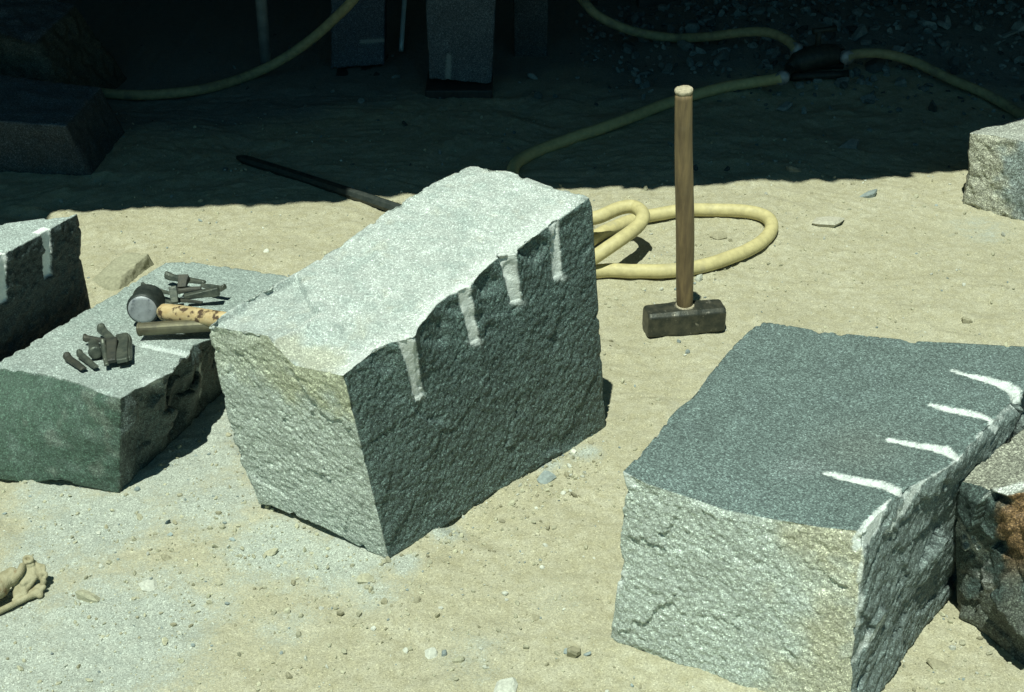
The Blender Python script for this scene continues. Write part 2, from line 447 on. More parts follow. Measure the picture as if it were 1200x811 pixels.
# ---- the tilted block in the middle
TF = AT(402, 440, 2.10); TL = AT(243, 381, 2.27); TB = AT(550, 195, 2.72); TR = AT(693, 231, 2.548)
BF = G(455, 655, -.004); BL = G(303, 592, .006); BR = G(710, 503, -.006); BB = BR + (BL - BF); BB[2] = 0
def PL(pts, a, b, c): return [ON(x, y, a, b, c) for x, y in pts]
up = np.array([0, 0, 1.])
edges = {
    ('T1', 'T0'): PL([(314, 393), (322, 405), (345, 428), (375, 434)], TL, TF, BF),
    ('T1', 'T2'): PL([(290, 350), (344, 321), (352, 317), (400, 287), (460, 243), (505, 216)], TL, TB, TL - up),
    ('T2', 'T3'): PL([(575, 196), (600, 202), (640, 217)], TB, TR, TB - up),
    ('T0', 'T3'): PL([(415, 429), (427, 419), (440, 408), (458, 400), (471, 399), (486, 396), (489, 385), (498, 375), (511, 357), (526, 346), (538, 342), (553, 336), (561, 322), (574, 309), (586, 300),
                      (605, 299), (608, 292), (622, 281), (639, 267), (644, 265), (657, 256), (664, 251)], TF, TR, TL),
    ('T1', 'B1'): PL([(256, 440), (272, 510), (288, 560)], TL, BL, TF),
    ('B1', 'B0'): PL([(318, 592), (330, 598), (380, 618), (430, 645)], BL, BF, TF),
}
b = Block(dict(T0=TF, T1=TL, T2=TB, T3=TR, B0=BF, B1=BL, B2=BB, B3=BR), edges, .0028)
px, py = proj(b.P)
top, lf, rt = b.fm('top'), b.fm('f0'), b.fm('f3')
b.tint[:] = SIDE
b.paint((b.fm('f1') | b.fm('f2')).astype(float), SIDE)
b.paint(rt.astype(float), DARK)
b.paint(lf.astype(float), SIDE * 1.0)
st = sst(.1, .9, 1.15 - (py - 385 - .36 * (px - 243)) / 62 + .55 * fbm(b.P0, .05, 3, seed=5))
b.paint(lf * np.clip(st, 0, 1) * (.35 + .5 * sst(270, 350, px)), TAN)
b.paint((top & ~rt).astype(float), LIGHT)
mot = sst(.0, .9, fbm(b.P0, .07, 4, seed=6)); b.paint(top * mot * .5, (.30, .37, .34))
mot = sst(.15, .8, fbm(b.P0, .05, 3, seed=16)); b.paint(top * mot * .7, (.52, .565, .525))
mot = sst(-.2, .7, fbm(b.P0 @ shear((.45, -.3, 0), 3.0).T, .016, 4, .6, seed=36)); b.paint(top * mot * .4, (.30, .365, .335))
mot = sst(.35, .9, fbm(b.P0, .045, 3, seed=26)); b.paint(top * mot * .35, (.44, .44, .35))
b.fine[top] = .5; b.fine[lf] = .35
# lower ledge at the left end and the tan facet beside the front corner
def side(px, py, a, bb): return (bb[0] - a[0]) * (py - a[1]) - (bb[1] - a[1]) * (px - a[0])
def segd(px, py, a, bb):
    ax, ay = a; bx, by = bb; t = np.clip(((px - ax) * (bx - ax) + (py - ay) * (by - ay)) / ((bx - ax) ** 2 + (by - ay) ** 2), 0, 1)
    return np.hypot(px - ax - t * (bx - ax), py - ay - t * (by - ay))
l1 = side(px, py, (345, 320), (374, 368)) / 56.0 + 4 * fbm(b.P0, .035, 3, seed=52)     # >0 left/below
l2 = -side(px, py, (374, 366), (318, 400)) / 65.0
led = np.minimum(sst(-2, 3, l1), sst(-2, 3, -l2))
nt_ = b.fnormal('top')
b.P -= (top * led * sst(0, .010, b.ed) * .016)[:, None] * nt_
b.paint(top * np.clip(led * (.3 + .3 * fbm(b.P0, .03, 3, seed=51)), 0, .6), (.30, .345, .32))  # ledge painted a little darker, shading of its tilt
b.paint(top * np.exp(-(segd(px, py, (374, 368), (322, 402)) / 4) ** 2) * .8, (.46, .49, .45))
b.paint(top * sst(26, 8, segd(px, py, (335, 408), (392, 428)) + 8 * fbm(b.P0, .03, 2, seed=7)) * .7, (.40, .405, .30))
# flakes broken from the top near the front edge
for pts, dep in (([(402, 378), (425, 381), (445, 379)], .005), ([(445, 381), (468, 380), (486, 373)], .004), ([(420, 402), (440, 395), (462, 397)], .006), ([(426, 344), (440, 340), (446, 347)], .004)):
    for a_, b_ in zip(pts[:-1], pts[1:]):
        mx = sst(-3, 0, (px - a_[0])) * sst(3, 0, (px - b_[0]))
        yy = a_[1] + (b_[1] - a_[1]) * np.clip((px - a_[0]) / (b_[0] - a_[0]), 0, 1) + 2.5 * fbm(b.P0, .02, 2, seed=12)
        dd = py - yy
        b.P -= (top * mx * sst(0, 1.5, dd) * sst(30, 4, dd) * dep)[:, None] * nt_
# pale dust band along the broken front edge of the top
ee = np.abs(b.P0 @ 0 if False else np.zeros(len(px)))
epts = [(402, 440), (440, 408), (487, 392), (511, 357), (545, 340), (586, 300), (640, 266), (660, 254)]
dm = np.full(len(px), 1e9)
for a_, b_ in zip(epts[:-1], epts[1:]): dm = np.minimum(dm, segd(px, py, a_, b_))
b.paint(top * np.clip(np.exp(-(dm / 13) ** 2) * (.75 + .6 * fbm(b.P0, .04, 3, seed=13)), 0, .8), None)
b.facets('f0', 14, .0008, .025, 21); b.facets('f3', 22, .0005, .016, 22); b.facets('top', 22, .0010, .035, 23)
nr = b.fnormal('f3')
for (cx, cy, rad, dep) in ((624, 292, 17, .016), (600, 318, 10, .007), (572, 332, 14, .014), (560, 372, 8, .006), (508, 388, 18, .010), (448, 420, 16, .008), (535, 360, 9, .008), (574, 385, 7, .006)):
    q = np.hypot(px - cx, (py - cy)) / rad
    b.P -= (rt * sst(1.25, .55, q + .25 * fbm(b.P0, .025, 2, seed=14)) * .65 * dep * (b.ed > 0) * sst(0, .006, b.ed))[:, None] * nr
for (a_, d_, ra, fl) in (((479, 398), (491, 465), .0125, .25), ((546, 340), (557, 401), .0115, .35), ((596, 300), (607, 354), .0115, .45), ((651, 262), (656, 325), .0125, .15)):
    b.groove('f3', 'top', ON(*a_, TF, TR, TL), ON(*d_, TF, TR, BF), ra, .42, fl * .5, .97, seed=a_[0] * .1)
    e_ = ((px - d_[0]) / 7) ** 2 + ((py - d_[1]) / 4) ** 2
    b.paint(rt * np.exp(-e_) * .8, None)
b.rough(dict(top=(.0017, .024, shear((.5, .2, .0), 2.2), False), f0=(.0021, .0085, shear((.5, -.35, -.55), 1.6), True), f3=(.0023, .0095, shear((.3, .3, 1), 1.25), True), f1=(.004, .03, None, True), f2=(.004, .03, None, True)))
b.build('granite_block', 'tall tilted granite block with four drill grooves down its dark split side, in the middle', 'stone block', dustcol=(.62, .66, .62))

# ---- the big block at the lower right
Z0 = .36
T0 = G(1010, 622, Z0); T1 = G(730, 553, Z0); T2 = G(893, 377, Z0 - .005); T3 = np.array([1.035, 2.245, Z0])
B0 = np.array([.545, 1.665, -.01]); B1 = G(712, 755, -.012); B2 = np.array([.47, 2.37, -.01]); B3 = np.array([.955, 2.235, -.01])
edges = {
    ('T0', 'T3'): PL([(1030, 598), (1042, 590), (1062, 573), (1085, 562), (1110, 548), (1127, 534), (1150, 508), (1163, 494), (1180, 476), (1198, 462)], T0, T1, T3),
    ('T1', 'T2'): PL([(760, 522), (787, 487), (825, 447), (860, 405), (878, 388)], T0, T1, T2),
    ('T2', 'T3'): PL([(910, 379), (960, 388), (1020, 394), (1080, 400), (1198, 406)], T1, T2, T3),
    ('T1', 'B1'): PL([(735, 575), (729, 600), (727, 640), (731, 662), (724, 682), (722, 700), (716, 735)], T1, B1, T0),
    ('T1', 'T0'): PL([(760, 567), (800, 580), (850, 597), (900, 607), (960, 617)], T1, T0, B1),
    ('T0', 'B0'): PL([(1012, 660), (1006, 700), (1002, 740), (998, 770)], T0, B0, T1),
    ('B1', 'B0'): PL([(740, 760), (762, 768), (800, 785), (870, 811)], B1, B0, T1),
}
b = Block(dict(T0=T0, T1=T1, T2=T2, T3=T3, B0=B0, B1=B1, B2=B2, B3=B3), edges, .0029)
px, py = proj(b.P); top, fr, rt = b.fm('top'), b.fm('f0'), b.fm('f3')
b.tint[:] = SIDE
b.paint(rt.astype(float), (.150, .188, .175))
b.paint(fr.astype(float), (.44, .495, .44))
stn = sst(0, 1, (px - 880) / 110 + .55 * fbm(b.P0, .09, 3, seed=5)); b.paint(fr * np.clip(stn, 0, 1) * .8, (.46, .45, .32))
stn = sst(.2, .8, fbm(b.P0, .05, 3, seed=15)); b.paint(fr * stn * .4, (.46, .51, .46))
b.paint(top.astype(float), (.120, .163, .150))
b.fine[fr] = .35; b.fine[rt] = .3; b.fine[top] = .2; b.facets('f0', 16, .0008, .02, 24); b.facets('f3', 26, .0022, .07, 25)
stn = sst(.1, .8, fbm(b.P0, .06, 3, seed=25)); b.paint(top * stn * .35, (.15, .20, .192))
b.paint(top * np.exp(-((px - 940) / 30) ** 2 - ((py - 548) / 12) ** 2) * .4, (.2, .24, .23))
b.paint(top * np.exp(-((px - 1010) / 60) ** 2 - ((py - 525) / 30) ** 2) * .3, (.12, .125, .10))
def strip(px, py, pts):
    """signed distance outside a polyline of varying half width"""
    best = np.full(len(px), 1e9)
    for (ax, ay, aw), (bx, by, bw) in zip(pts[:-1], pts[1:]):
        t = np.clip(((px - ax) * (bx - ax) + (py - ay) * (by - ay)) / ((bx - ax) ** 2 + (by - ay) ** 2), 0, 1)
        best = np.minimum(best, np.hypot(px - ax - t * (bx - ax), (py - ay - t * (by - ay)) * 1.25) - 1.22 * (aw + (bw - aw) * t))
    return best
wob_ = 1.3 * fbm(b.P0, .006, 3, .6, seed=41); mott = np.clip(.86 + .22 * fbm(b.P0, .012, 3, seed=43), .5, 1)
for pts in ([(1116, 434, 1.4), (1135, 440, 2.4), (1160, 446, 3.4), (1180, 453, 5.5), (1191, 460, 6.5), (1194, 471, 3)], [(1090, 474, 1.8), (1112, 480, 3.0), (1135, 484, 3.6), (1150, 487, 3.2), (1160, 492, 2.2), (1162, 503, 2)],
            [(1040, 515, 2), (1070, 521, 2.8), (1095, 525, 4), (1108, 528, 5.6), (1122, 537, 3.4)], [(966, 554, 2.2), (1000, 562, 4), (1035, 568, 4.6), (1050, 575, 4.8), (1057, 580, 2.2)],
            [(1040, 588, .8), (1030, 600, 3.5), (1020, 616, 8), (1010, 632, 9)]):
    dd_ = strip(px, py, pts) + wob_
    b.paint((top | rt | fr) * (b.P0[:, 2] > .30) * sst(.8, -.6, dd_) * mott, None)
    b.P[:, 2] -= top * sst(1.0, -5, dd_) * .0060
q = segd(px, py, (1046, 580), (1004, 640))
wid = 1 + 4 * sst(585, 625, py)
b.paint((top | fr | rt) * sst(wid + 3, wid - 1, q + 6 * np.abs(fbm(b.P0, .025, 3, seed=3))) * .9, None)
q = segd(px, py, (1072, 570), (1040, 622)); b.paint(rt * sst(5, 1, q + 3 * fbm(b.P0, .015, 2, seed=4)) * .7, None)
ep = [(1058, 582), (1085, 562), (1110, 548), (1127, 534), (1150, 508), (1163, 494), (1190, 470)]
dm = np.full(len(px), 1e9)
for a_, b_ in zip(ep[:-1], ep[1:]): dm = np.minimum(dm, segd(px, py, a_, b_))
b.paint((top | rt) * sst(5, .5, dm + 5.5 * np.abs(fbm(b.P0, .03, 3, seed=6)) + .6) * .85, None)
b.paint((fr | rt) * sst(4, 1, np.minimum(segd(px, py, (1012, 640), (1004, 735)), segd(px, py, (1030, 720), (1000, 775)))  + 3 * fbm(b.P0, .02, 2, seed=7)) * .7, None)
b.paint(fr * sst(8, 2, np.minimum(segd(px, py, (731, 555), (740, 566)), segd(px, py, (730, 672), (722, 690)))) * .8, None)
b.rough(dict(top=(.0009, .02, None, False), f0=(.0023, .0085, shear((.5, -.1, -.35), 1.6), True), f3=(.0036, .012, shear((.5, .5, .9), 2.2), True), f1=(.004, .03, None, True), f2=(.004, .03, None, True)))
b.build('granite_block', 'big granite block with dark flat top and four white drill marks, lower right corner', 'stone block', dustcol=(.66, .71, .67))

# ---- rusty rock leaning beside it
T0 = AT(1118, 563, 1.95); T1 = np.array([.905, 2.03, .30]); T2 = np.array([1.30, 2.0, .33]); T3 = AT(1235, 590, 1.80)
B0 = G(1122, 718, -.01); B1 = np.array([.90, 2.06, -.01]); B2 = np.array([1.30, 1.98, -.01]); B3 = G(1250, 822, -.01)
T1 = AT(1150, 551, 2.03)
T1 = np.array([.93, 2.10, .315])
b = Block(dict(T0=T0, T1=T1, T2=T2, T3=T3, B0=B0, B1=B1, B2=B2, B3=B3), {('T0', 'T3'): PL([(1135, 566), (1160, 573), (1180, 580), (1200, 577)], T0, T3, T2)})
px, py = proj(b.P); top, fl_ = b.fm('top'), b.fm('f3')
b.tint[:] = (.085, .11, .098)
b.paint(top.astype(float), (.255, .265, .21))
b.paint(fl_.astype(float), (.060, .088, .078))
k = sst(0, .6, (px - 1170) / 16 + .8 * fbm(b.P0, .05, 3, seed=2)) * sst(690, 640, py); b.paint(fl_ * k, (.20, .125, .06))
k = sst(0, .8, (py - 655 - .2 * (px - 1120)) / 40 + .9 * fbm(b.P0, .05, 3, seed=3)); b.paint(fl_ * k * .35, (.13, .115, .08))
k = sst(11, 4, segd(px, py, (1126, 616), (1150, 660)) + 7 * fbm(b.P0, .03, 3, seed=4)); b.paint(fl_ * k * .8, (.33, .36, .33))
k = sst(8, 3, segd(px, py, (1150, 672), (1185, 712)) + 9 * fbm(b.P0, .03, 3, seed=5)); b.paint(fl_ * k * .6, (.30, .32, .29))
k = sst(7, 2, segd(px, py, (1166, 578), (1196, 568)) + 3 * fbm(b.P0, .03, 3, seed=5)); b.paint((top | fl_) * k, (.62, .66, .6))
b.facets('f3', 26, .005, .16, 3)
b.rough(dict(top=(.003, .05, None, False), f0=(.005, .04, None, True), f3=(.0030, .022, shear((-.3, .5, -.7), 2.2), True), f1=(.005, .04, None, True), f2=(.005, .04, None, True)))
b.build('rough_rock', 'dark rough rock with rust brown patch, leaning by the right edge', 'rock')

# ---- low slab with the tools, left
T0 = G(141, 467, .222); T1 = np.array([-1.10, 2.47, .168]); T2 = G(195, 308, .14); T3 = G(340, 324, .142)
B0 = G(140, 579, -.01); B1 = np.array([-1.14, 2.375, .0]); B2 = np.array([-.86, 3.06, -.01]); B3 = np.array([-.535, 3.0, -.01])
edges = {('T1', 'T0'): PL([(0, 432), (40, 436), (85, 447), (125, 463)], T0, T1, T3),
         ('T0', 'T3'): PL([(160, 455), (170, 452), (185, 444), (203, 436), (212, 424), (222, 413), (226, 404), (247, 397)], T0, T3, T1),
         ('B1', 'B0'): PL([(0, 562), (40, 566), (60, 562), (100, 570)], B1, B0, T0),
         ('T3', 'T2'): PL([(326, 322), (300, 318), (262, 312), (225, 307)], T2, T3, T0)}
b = Block(dict(T0=T0, T1=T1, T2=T2, T3=T3, B0=B0, B1=B1, B2=B2, B3=B3), edges)
px, py = proj(b.P); top, fr, rt = b.fm('top'), b.fm('f0'), b.fm('f3')
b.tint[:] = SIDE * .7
b.paint(rt.astype(float), (.052, .076, .070))  # split side darkened further, shade included in the tint
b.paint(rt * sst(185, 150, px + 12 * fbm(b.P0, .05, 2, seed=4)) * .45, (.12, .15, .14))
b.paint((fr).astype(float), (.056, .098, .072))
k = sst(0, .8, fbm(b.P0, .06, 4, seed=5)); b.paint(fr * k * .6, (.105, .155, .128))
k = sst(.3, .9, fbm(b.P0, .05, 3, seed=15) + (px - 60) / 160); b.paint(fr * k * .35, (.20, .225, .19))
b.paint((top & ~fr).astype(float), (.285, .345, .315)); b.fine[top] = .35; b.fine[fr] = .3
k = sst(.1, .9, fbm(b.P0, .08, 4, seed=6)); b.paint(top * k * .5, (.35, .41, .38))
k = sst(60, 20, segd(px, py, (60, 420), (200, 430)) + 25 * fbm(b.P0, .06, 3, seed=7)); b.paint(top * k * .35, (.36, .40, .37))
b.groove('top', None, ON(229, 410, T0, T1, T2), ON(163, 399, T0, T1, T2), .0095, .7, .35, .75, seed=3)
k = np.exp(-((px - 178) / 12) ** 2 - ((py - 447) / 6) ** 2); b.paint((top | rt) * k, None)
k = sst(3.5, 1, segd(px, py, (232, 425), (235, 465)) + 1.5 * fbm(b.P0, .02, 2, seed=8)); b.paint(rt * k * .8, None)
nr = b.fnormal('f3')
for (x0, w_, dp) in ((165, 9, .010), (188, 7, -.006), (207, 9, .014), (222, 6, -.008), (240, 8, .008)):
    b.P -= (rt * np.exp(-((px - x0) / w_) ** 2) * dp * sst(0, .02, b.ed))[:, None] * nr
b.facets('f3', 30, .004, .14, 5)
b.rough(dict(top=(.0012, .02, None, False), f0=(.0035, .045, None, True), f3=(.0056, .024, shear((.1, .1, 1), 2.5), True), f1=(.005, .04, None, True), f2=(.005, .04, None, True)))
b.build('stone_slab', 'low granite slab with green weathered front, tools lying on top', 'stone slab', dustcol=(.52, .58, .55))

# ---- block behind the slab at the left edge
T0 = G(2, 299, .36); T3 = G(90, 251, .36); T2 = T3 + np.array([-.45, .10, -.02]); T1 = T0 + np.array([-.45, .12, 0])
B3 = np.array([-.985, 2.93, -.01]); B0 = T0 + np.array([-.02, -.02, 0]); B0[2] = -.01
T2 = G(-70, 272, .36)
# the near end runs on past the frame
ext = (T0 - T3); T0x = T0 + ext * .8; B0x = B0 + ext * .8
T1 = T0x + (T2 - T3); B1 = T1.copy(); B1[2] = -.01; B2 = T2.copy(); B2[2] = -.01
b = Block(dict(T0=T0x, T1=T1, T2=T2, T3=T3, B0=B0x, B1=B1, B2=B2, B3=B3), {('T3', 'B3'): PL([(95, 272), (94, 300), (101, 335)], T3, B3, T2)})
px, py = proj(b.P); top, rt = b.fm('top'), b.fm('f3')
b.tint[:] = SIDE
b.paint(rt.astype(float), (.034, .052, .049)); b.paint(top.astype(float), (.36, .42, .39)); b.fine[top] = .4  # side tinted darker than other split stone, its shade put into the colour
b.groove('f3', 'top', ON(51, 271, T0, T3, T1), ON(60, 325, T0, T3, B0), .0125, .22, .2, 1, seed=1)
b.groove('f3', 'top', ON(0, 300, T0, T3, T1), ON(6, 355, T0, T3, B0), .0125, .22, .2, 1, seed=2)
b.rough(dict(top=(.0015, .03, None, False), f3=(.0065, .024, None, True), f0=(.005, .04, None, True), f1=(.005, .04, None, True), f2=(.005, .04, None, True)))
b.build('granite_block', 'granite block with dark split side at left edge, behind the low slab', 'stone block', dustcol=(.80, .84, .80))  # groove dust whitened to look lit

# ---- sunlit block at the right edge of the frame, half under the shadow line
T0 = AT(1137, 156, 3.74); T3 = AT(1235, 168, 3.60); T1 = AT(1165, 147, 3.80); T2 = AT(1290, 130, 3.70)
B0 = G(1128, 240, -.01); B3 = G(1230, 272, -.01); B1 = np.array([B0[0] + .1, B0[1] + .24, -.01]); B2 = np.array([B3[0] + .2, B3[1] + .26, -.01])
T1 = AT(1160, 147, B1[1] + .05); T2 = AT(1250, 124, B2[1] + .05)
b = Block(dict(T0=T0, T1=T1, T2=T2, T3=T3, B0=B0, B1=B1, B2=B2, B3=B3), {('T0', 'B0'): PL([(1135, 180), (1137, 205)], T0, B0, T3), ('T0', 'T3'): PL([(1165, 158), (1185, 162), (1200, 166)], T0, T3, B0)})
px, py = proj(b.P); top, fr = b.fm('top'), b.fm('f3')
b.tint[:] = (.27, .275, .225)
b.paint(fr.astype(float), (.33, .335, .26))
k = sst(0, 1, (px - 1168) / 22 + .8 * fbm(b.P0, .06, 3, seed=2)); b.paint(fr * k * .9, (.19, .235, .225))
b.paint(top.astype(float), (.36, .385, .335))
b.rough(dict(top=(.003, .04, None, False), f3=(.006, .04, None, True), f0=(.005, .04, None, True), f1=(.005, .04, None, True), f2=(.005, .04, None, True)))
b.build('granite_block', 'weathered tan and grey block in sun at right edge, by the shadow line', 'stone block')

# ---- boulders in the dark at the left
def boulder(name, T, B, label, cat, tint, top=None, amp=.02, wl=.14, step=.009):
    b = Block({**{'T%d' % i: p for i, p in enumerate(T)}, **{'B%d' % i: p for i, p in enumerate(B)}}, None, step)
    b.tint[:] = tint
    if top is not None: b.paint(b.fm('top').astype(float), top)
    st = {f: (amp * .35, wl * .45, None, True) for f in FACES if f != 'bot'}; st['top'] = (amp * .25, wl * .5, None, False)
    b.rough(st); return b.build(name, label, cat)
def box_corners(c, w, d, h, rz=0., top=1.0, shift=(0, 0), tz=(0, 0, 0, 0)):
    ca, sa = math.cos(rz), math.sin(rz)
    base = [(-w / 2, -d / 2), (-w / 2, d / 2), (w / 2, d / 2), (w / 2, -d / 2)]
    f = lambda x, y, z: np.array([c[0] + x * ca - y * sa, c[1] + x * sa + y * ca, z])
    return [f(x * top + shift[0], y * top + shift[1], c[2] + h + tz[i]) for i, (x, y) in enumerate(base)], [f(x, y, c[2]) for x, y in base]
p = G(40, 205); T, B = box_corners((p[0] - .1, p[1] + .19, -.01), .56, .34, .19, -.06, .97, (-.05, 0), (.0, .03, -.03, -.03))
boulder('stone_block', T, B, 'low flat-topped stone in the dark at left, below the boulder', 'stone block', (.065, .075, .075), (.115, .135, .145))
p = G(30, 135); T, B = box_corners((p[0] - .08, p[1] + .2, -.01), .60, .44, .34, -.15, .72, (-.06, .02), (.02, .03, -.07, -.1))
boulder('boulder', T, B, 'rounded grey boulder in the dark at the far left, by the hose end', 'boulder', (.075, .075, .055), (.10, .118, .128), amp=.05, wl=.2)

p = G(141, 322); T, B = box_corners((p[0] - .004, p[1] + .005, -.022), .115, .17, .050, -.42, .66, (.006, .012), (-.018, -.004, .008, -.004))
fs = boulder('flat_stone', T, B, 'flat tan stone lying behind the tool slab, left of its back corner', 'stone', (.27, .265, .18), (.31, .305, .21), amp=.016, wl=.11, step=.004)
fs.data.materials[0] = M['chips']

# ------------------------------------------------------------------ small loose stones that can be told apart
def chip_mesh(size, flat, seed, n=7, rough=.0):
    r = np.random.default_rng(seed)
    bm = bmesh.new()
    ang = np.linspace(0, 2 * math.pi, n, endpoint=False) + r.uniform(-.38, .38, n)
    tx, ty = r.uniform(-.22, .22, 2)                       # broken face slopes to one side
    for a in ang:
        rad = r.uniform(.62, 1.12)
        for zz, k in ((-.5, .8), (.1, 1.0), (.5, .66)):
            x, y = rad * k * math.cos(a), rad * k * math.sin(a)
            if zz > .3: x, y = x + tx, y + ty
            bm.verts.new((size[0] / 2 * x, size[1] / 2 * y, flat * (zz + (x * tx + y * ty) * 2.2 * (zz > 0))))
    res = bmesh.ops.convex_hull(bm, input=bm.verts)
    dele = [e for e in res['geom_interior'] if isinstance(e, bmesh.types.BMVert)]
    bmesh.ops.delete(bm, geom=dele, context='VERTS')
    loose = [v for v in bm.verts if not v.link_faces]
    bmesh.ops.delete(bm, geom=loose, context='VERTS')
    bmesh.ops.triangulate(bm, faces=bm.faces[:])
    V = np.array([v.co[:] for v in bm.verts]); bm.verts.index_update()
    Fc = np.array([[v.index for v in f.verts] for f in bm.faces]); bm.free()
    return V, Fc
def rot(rx, ry, rz):
    cx, sx, cy, sy, cz, sz = math.cos(rx), math.sin(rx), math.cos(ry), math.sin(ry), math.cos(rz), math.sin(rz)
    return np.array([[cz, -sz, 0], [sz, cz, 0], [0, 0, 1]]) @ np.array([[cy, 0, sy], [0, 1, 0], [-sy, 0, cy]]) @ np.array([[1, 0, 0], [0, cx, -sx], [0, sx, cx]])
SAND, GREYC, PALE, DUN = (.385, .38, .265), (.24, .285, .27), (.46, .475, .40), (.30, .285, .19)
# px, py, size across, size deep, thickness, rz, tilt, colour, label
STONES = [
    (968, 261, .105, .07, .016, .1, .05, (.42, .41, .32), 'pale flat stone flake in sunny sand right of the hose coil'),
    (1018, 229, .060, .045, .020, .2, .1, GREYC, 'small grey stone in sunny sand near the shadow line at right'),
    (843, 277, .045, .04, .014, .6, .3, DUN, 'small tilted brown flake lying inside the hose coil'),
    (819, 329, .022, .02, .020, .2, .2, PALE, 'pebble touching the hose coil right of the sledgehammer handle'),
    (506, 762, .036, .024, .010, .5, .15, PALE, 'pale pointed chip in bottom sand, left of two by the frame bottom'),
    (537, 771, .028, .018, .010, .3, .15, SAND, 'small thin chip in bottom sand, right of the pale pointed chip'),
    (672, 766, .040, .03, .018, .4, .3, DUN, 'tilted brown chip casting shadow left of the big right block'),
    (430, 677, .042, .03, .010, .4, .1, SAND, 'flat sand coloured chip in front of the middle block corner'),
    (195, 757, .0, 0, 0, 0, 0, None, None),
    (640, 560, .040, .03, .014, .2, .1, GREYC, 'blue grey flake beside the foot of the dark split side'),
    (1100, 778, .050, .03, .008, -.2, .1, DUN, 'thin dark edged flake between right block and rusty rock'),
    (105, 700, .050, .035, .016, -.3, .15, SAND, 'sand coloured stone right of the dry skull'),
    (176, 688, .042, .03, .010, .1, .1, PALE, 'pale flat chip in grey dust right of the skull'),
    (195, 655, .026, .014, .008, 0, .1, DUN, 'thin dark sliver in grey dust below the tool slab'),
    (197, 612, .014, .012, .010, 0, .1, (.10, .14, .15), 'tiny blue black pebble in grey dust below the tool slab'),
    (1133, 375, .034, .022, .012, .2, .25, DUN, 'small dark edged chip in sand above the right block top'),
    (838, 280, .0, 0, 0, 0, 0, None, None),
    (932, 200, .060, .035, .016, .1, .2, (.28, .27, .2), 'stone chip just inside the shadow line right of the sledgehammer'),
    (786, 355, .0, 0, 0, 0, 0, None, None),
    (595, 806, .06, .04, .012, .3, .1, PALE, 'pale flake cut by the bottom of the frame'),
    (318, 647, .035, .022, .008, .1, .1, SAND, 'thin flake in dust left of the middle block front corner'),
    (338, 678, .0, 0, 0, 0, 0, None, None),
    (995, 172, .085, .04, .02, .1, .1, (.2, .22, .2), 'flat stone in the shade left of the weathered right edge block'),
]
for i, (px_, py_, a, d_, th, rz, tl, colr, lab) in enumerate(STONES):
    if not lab: continue
    c = G(px_, py_); V, Fc = chip_mesh((a, d_), th, 100 + i, 8)
    V = V @ rot(tl * (-1 if i % 2 else 1), tl * .6, rz).T
    V = V + np.array([c[0], c[1], gz(c[0], c[1]) + th * .22])
    o = mesh_obj('stone_chip' if a < .08 else 'flat_stone', V, Fc, M['chips'], attrs={'tint': np.tile(np.array(colr), (len(V), 1))})
    tag(o, lab, 'stone')

# ------------------------------------------------------------------ uncountable chips and rubble
def scatter(name, n, posfn, sizefn, colfn, label, cat, flat=.4, tilt=.5):
    protos = [chip_mesh((1, .72), flat, 900 + k, 8) for k in range(14)]
    VV, FF, TT = [], [], []; off = 0
    P = posfn(n)
    zz = gh(P[:, 0], P[:, 1]); S = sizefn(n, P)
    for i in range(len(P)):
        V, Fc = protos[i % 14]
        A = rot(RNG.normal(0, tilt * .5), RNG.normal(0, tilt * .5), RNG.uniform(0, 6.28))
        W = (V * S[i] * np.array([1, RNG.uniform(.7, 1.2), RNG.uniform(.5, 1.4)])) @ A.T + np.array([P[i, 0], P[i, 1], zz[i] + S[i] * flat * .30 + (P[i, 2] if P.shape[1] > 2 else 0)])
        VV.append(W); FF.append(Fc + off); off += len(V); TT.append(np.tile(colfn(P[i]), (len(V), 1)))
    o = mesh_obj(name, np.concatenate(VV), np.concatenate(FF), M['chips'], origin=(0, 0, 0), attrs={'tint': np.concatenate(TT)})
    tag(o, label, cat, kind='stuff'); return o
def pos_yard(n):
    pts = []
    hot = [(200, 560, .25), (120, 690, .25), (430, 690, .2), (560, 590, .10), (640, 545, .08), (300, 640, .2), (600, 700, .3), (250, 750, .3), (1090, 760, .12), (820, 300, .2), (1100, 330, .4), (200, 270, .4)]
    while len(pts) < n:
        if RNG.random() < .5:
            h = hot[RNG.integers(len(hot))]; c = G(h[0], h[1]); x, y = c[0] + RNG.normal(0, h[2]), c[1] + RNG.normal(0, h[2])
        else:
            y = RNG.uniform(1.4, 4.4); x = RNG.uniform(-1.55, 1.7) * (.35 + .65 * y / 4.4)
        if 1.3 < y < 4.6: pts.append((x, y))
    return np.array(pts)
def size_yard(n, P): return np.clip(np.exp(RNG.normal(math.log(.0046), .55, n)), .002, .017)
def col_yard(p):
    r = RNG.random(); v = RNG.uniform(.8, 1.2)
    return np.array(SAND if r < .66 else PALE if r < .78 else DUN if r < .93 else GREYC) * v
scatter('stone_chips', 9000, pos_yard, size_yard, col_yard, 'tiny stone chips scattered over the sandy yard', 'gravel', flat=.42, tilt=.75)
def pos_rub(n):
    x = RNG.uniform(.25, 2.4, n); y = 4.35 + RNG.beta(2, 1.3, n) * 1.15 + np.maximum(0, .9 - x) * .3
    k = RNG.random(n) < .10; x = np.where(k, RNG.uniform(-1.8, 2.2, n), x); y = np.where(k, RNG.uniform(3.95, 5.3, n), y)
    return np.stack([x, y], -1)
def size_rub(n, P): return np.clip(np.exp(RNG.normal(math.log(.024), .55, n)), .006, .085) * np.where(P[:, 0] > .4, 1, .6)
scatter('stone_rubble', 1700, pos_rub, size_rub, lambda p: np.array((.15, .175, .165)) * RNG.uniform(.4, 1.7), 'dark bank of broken stone chips under the shed at right', 'rubble', flat=.35, tilt=.9)

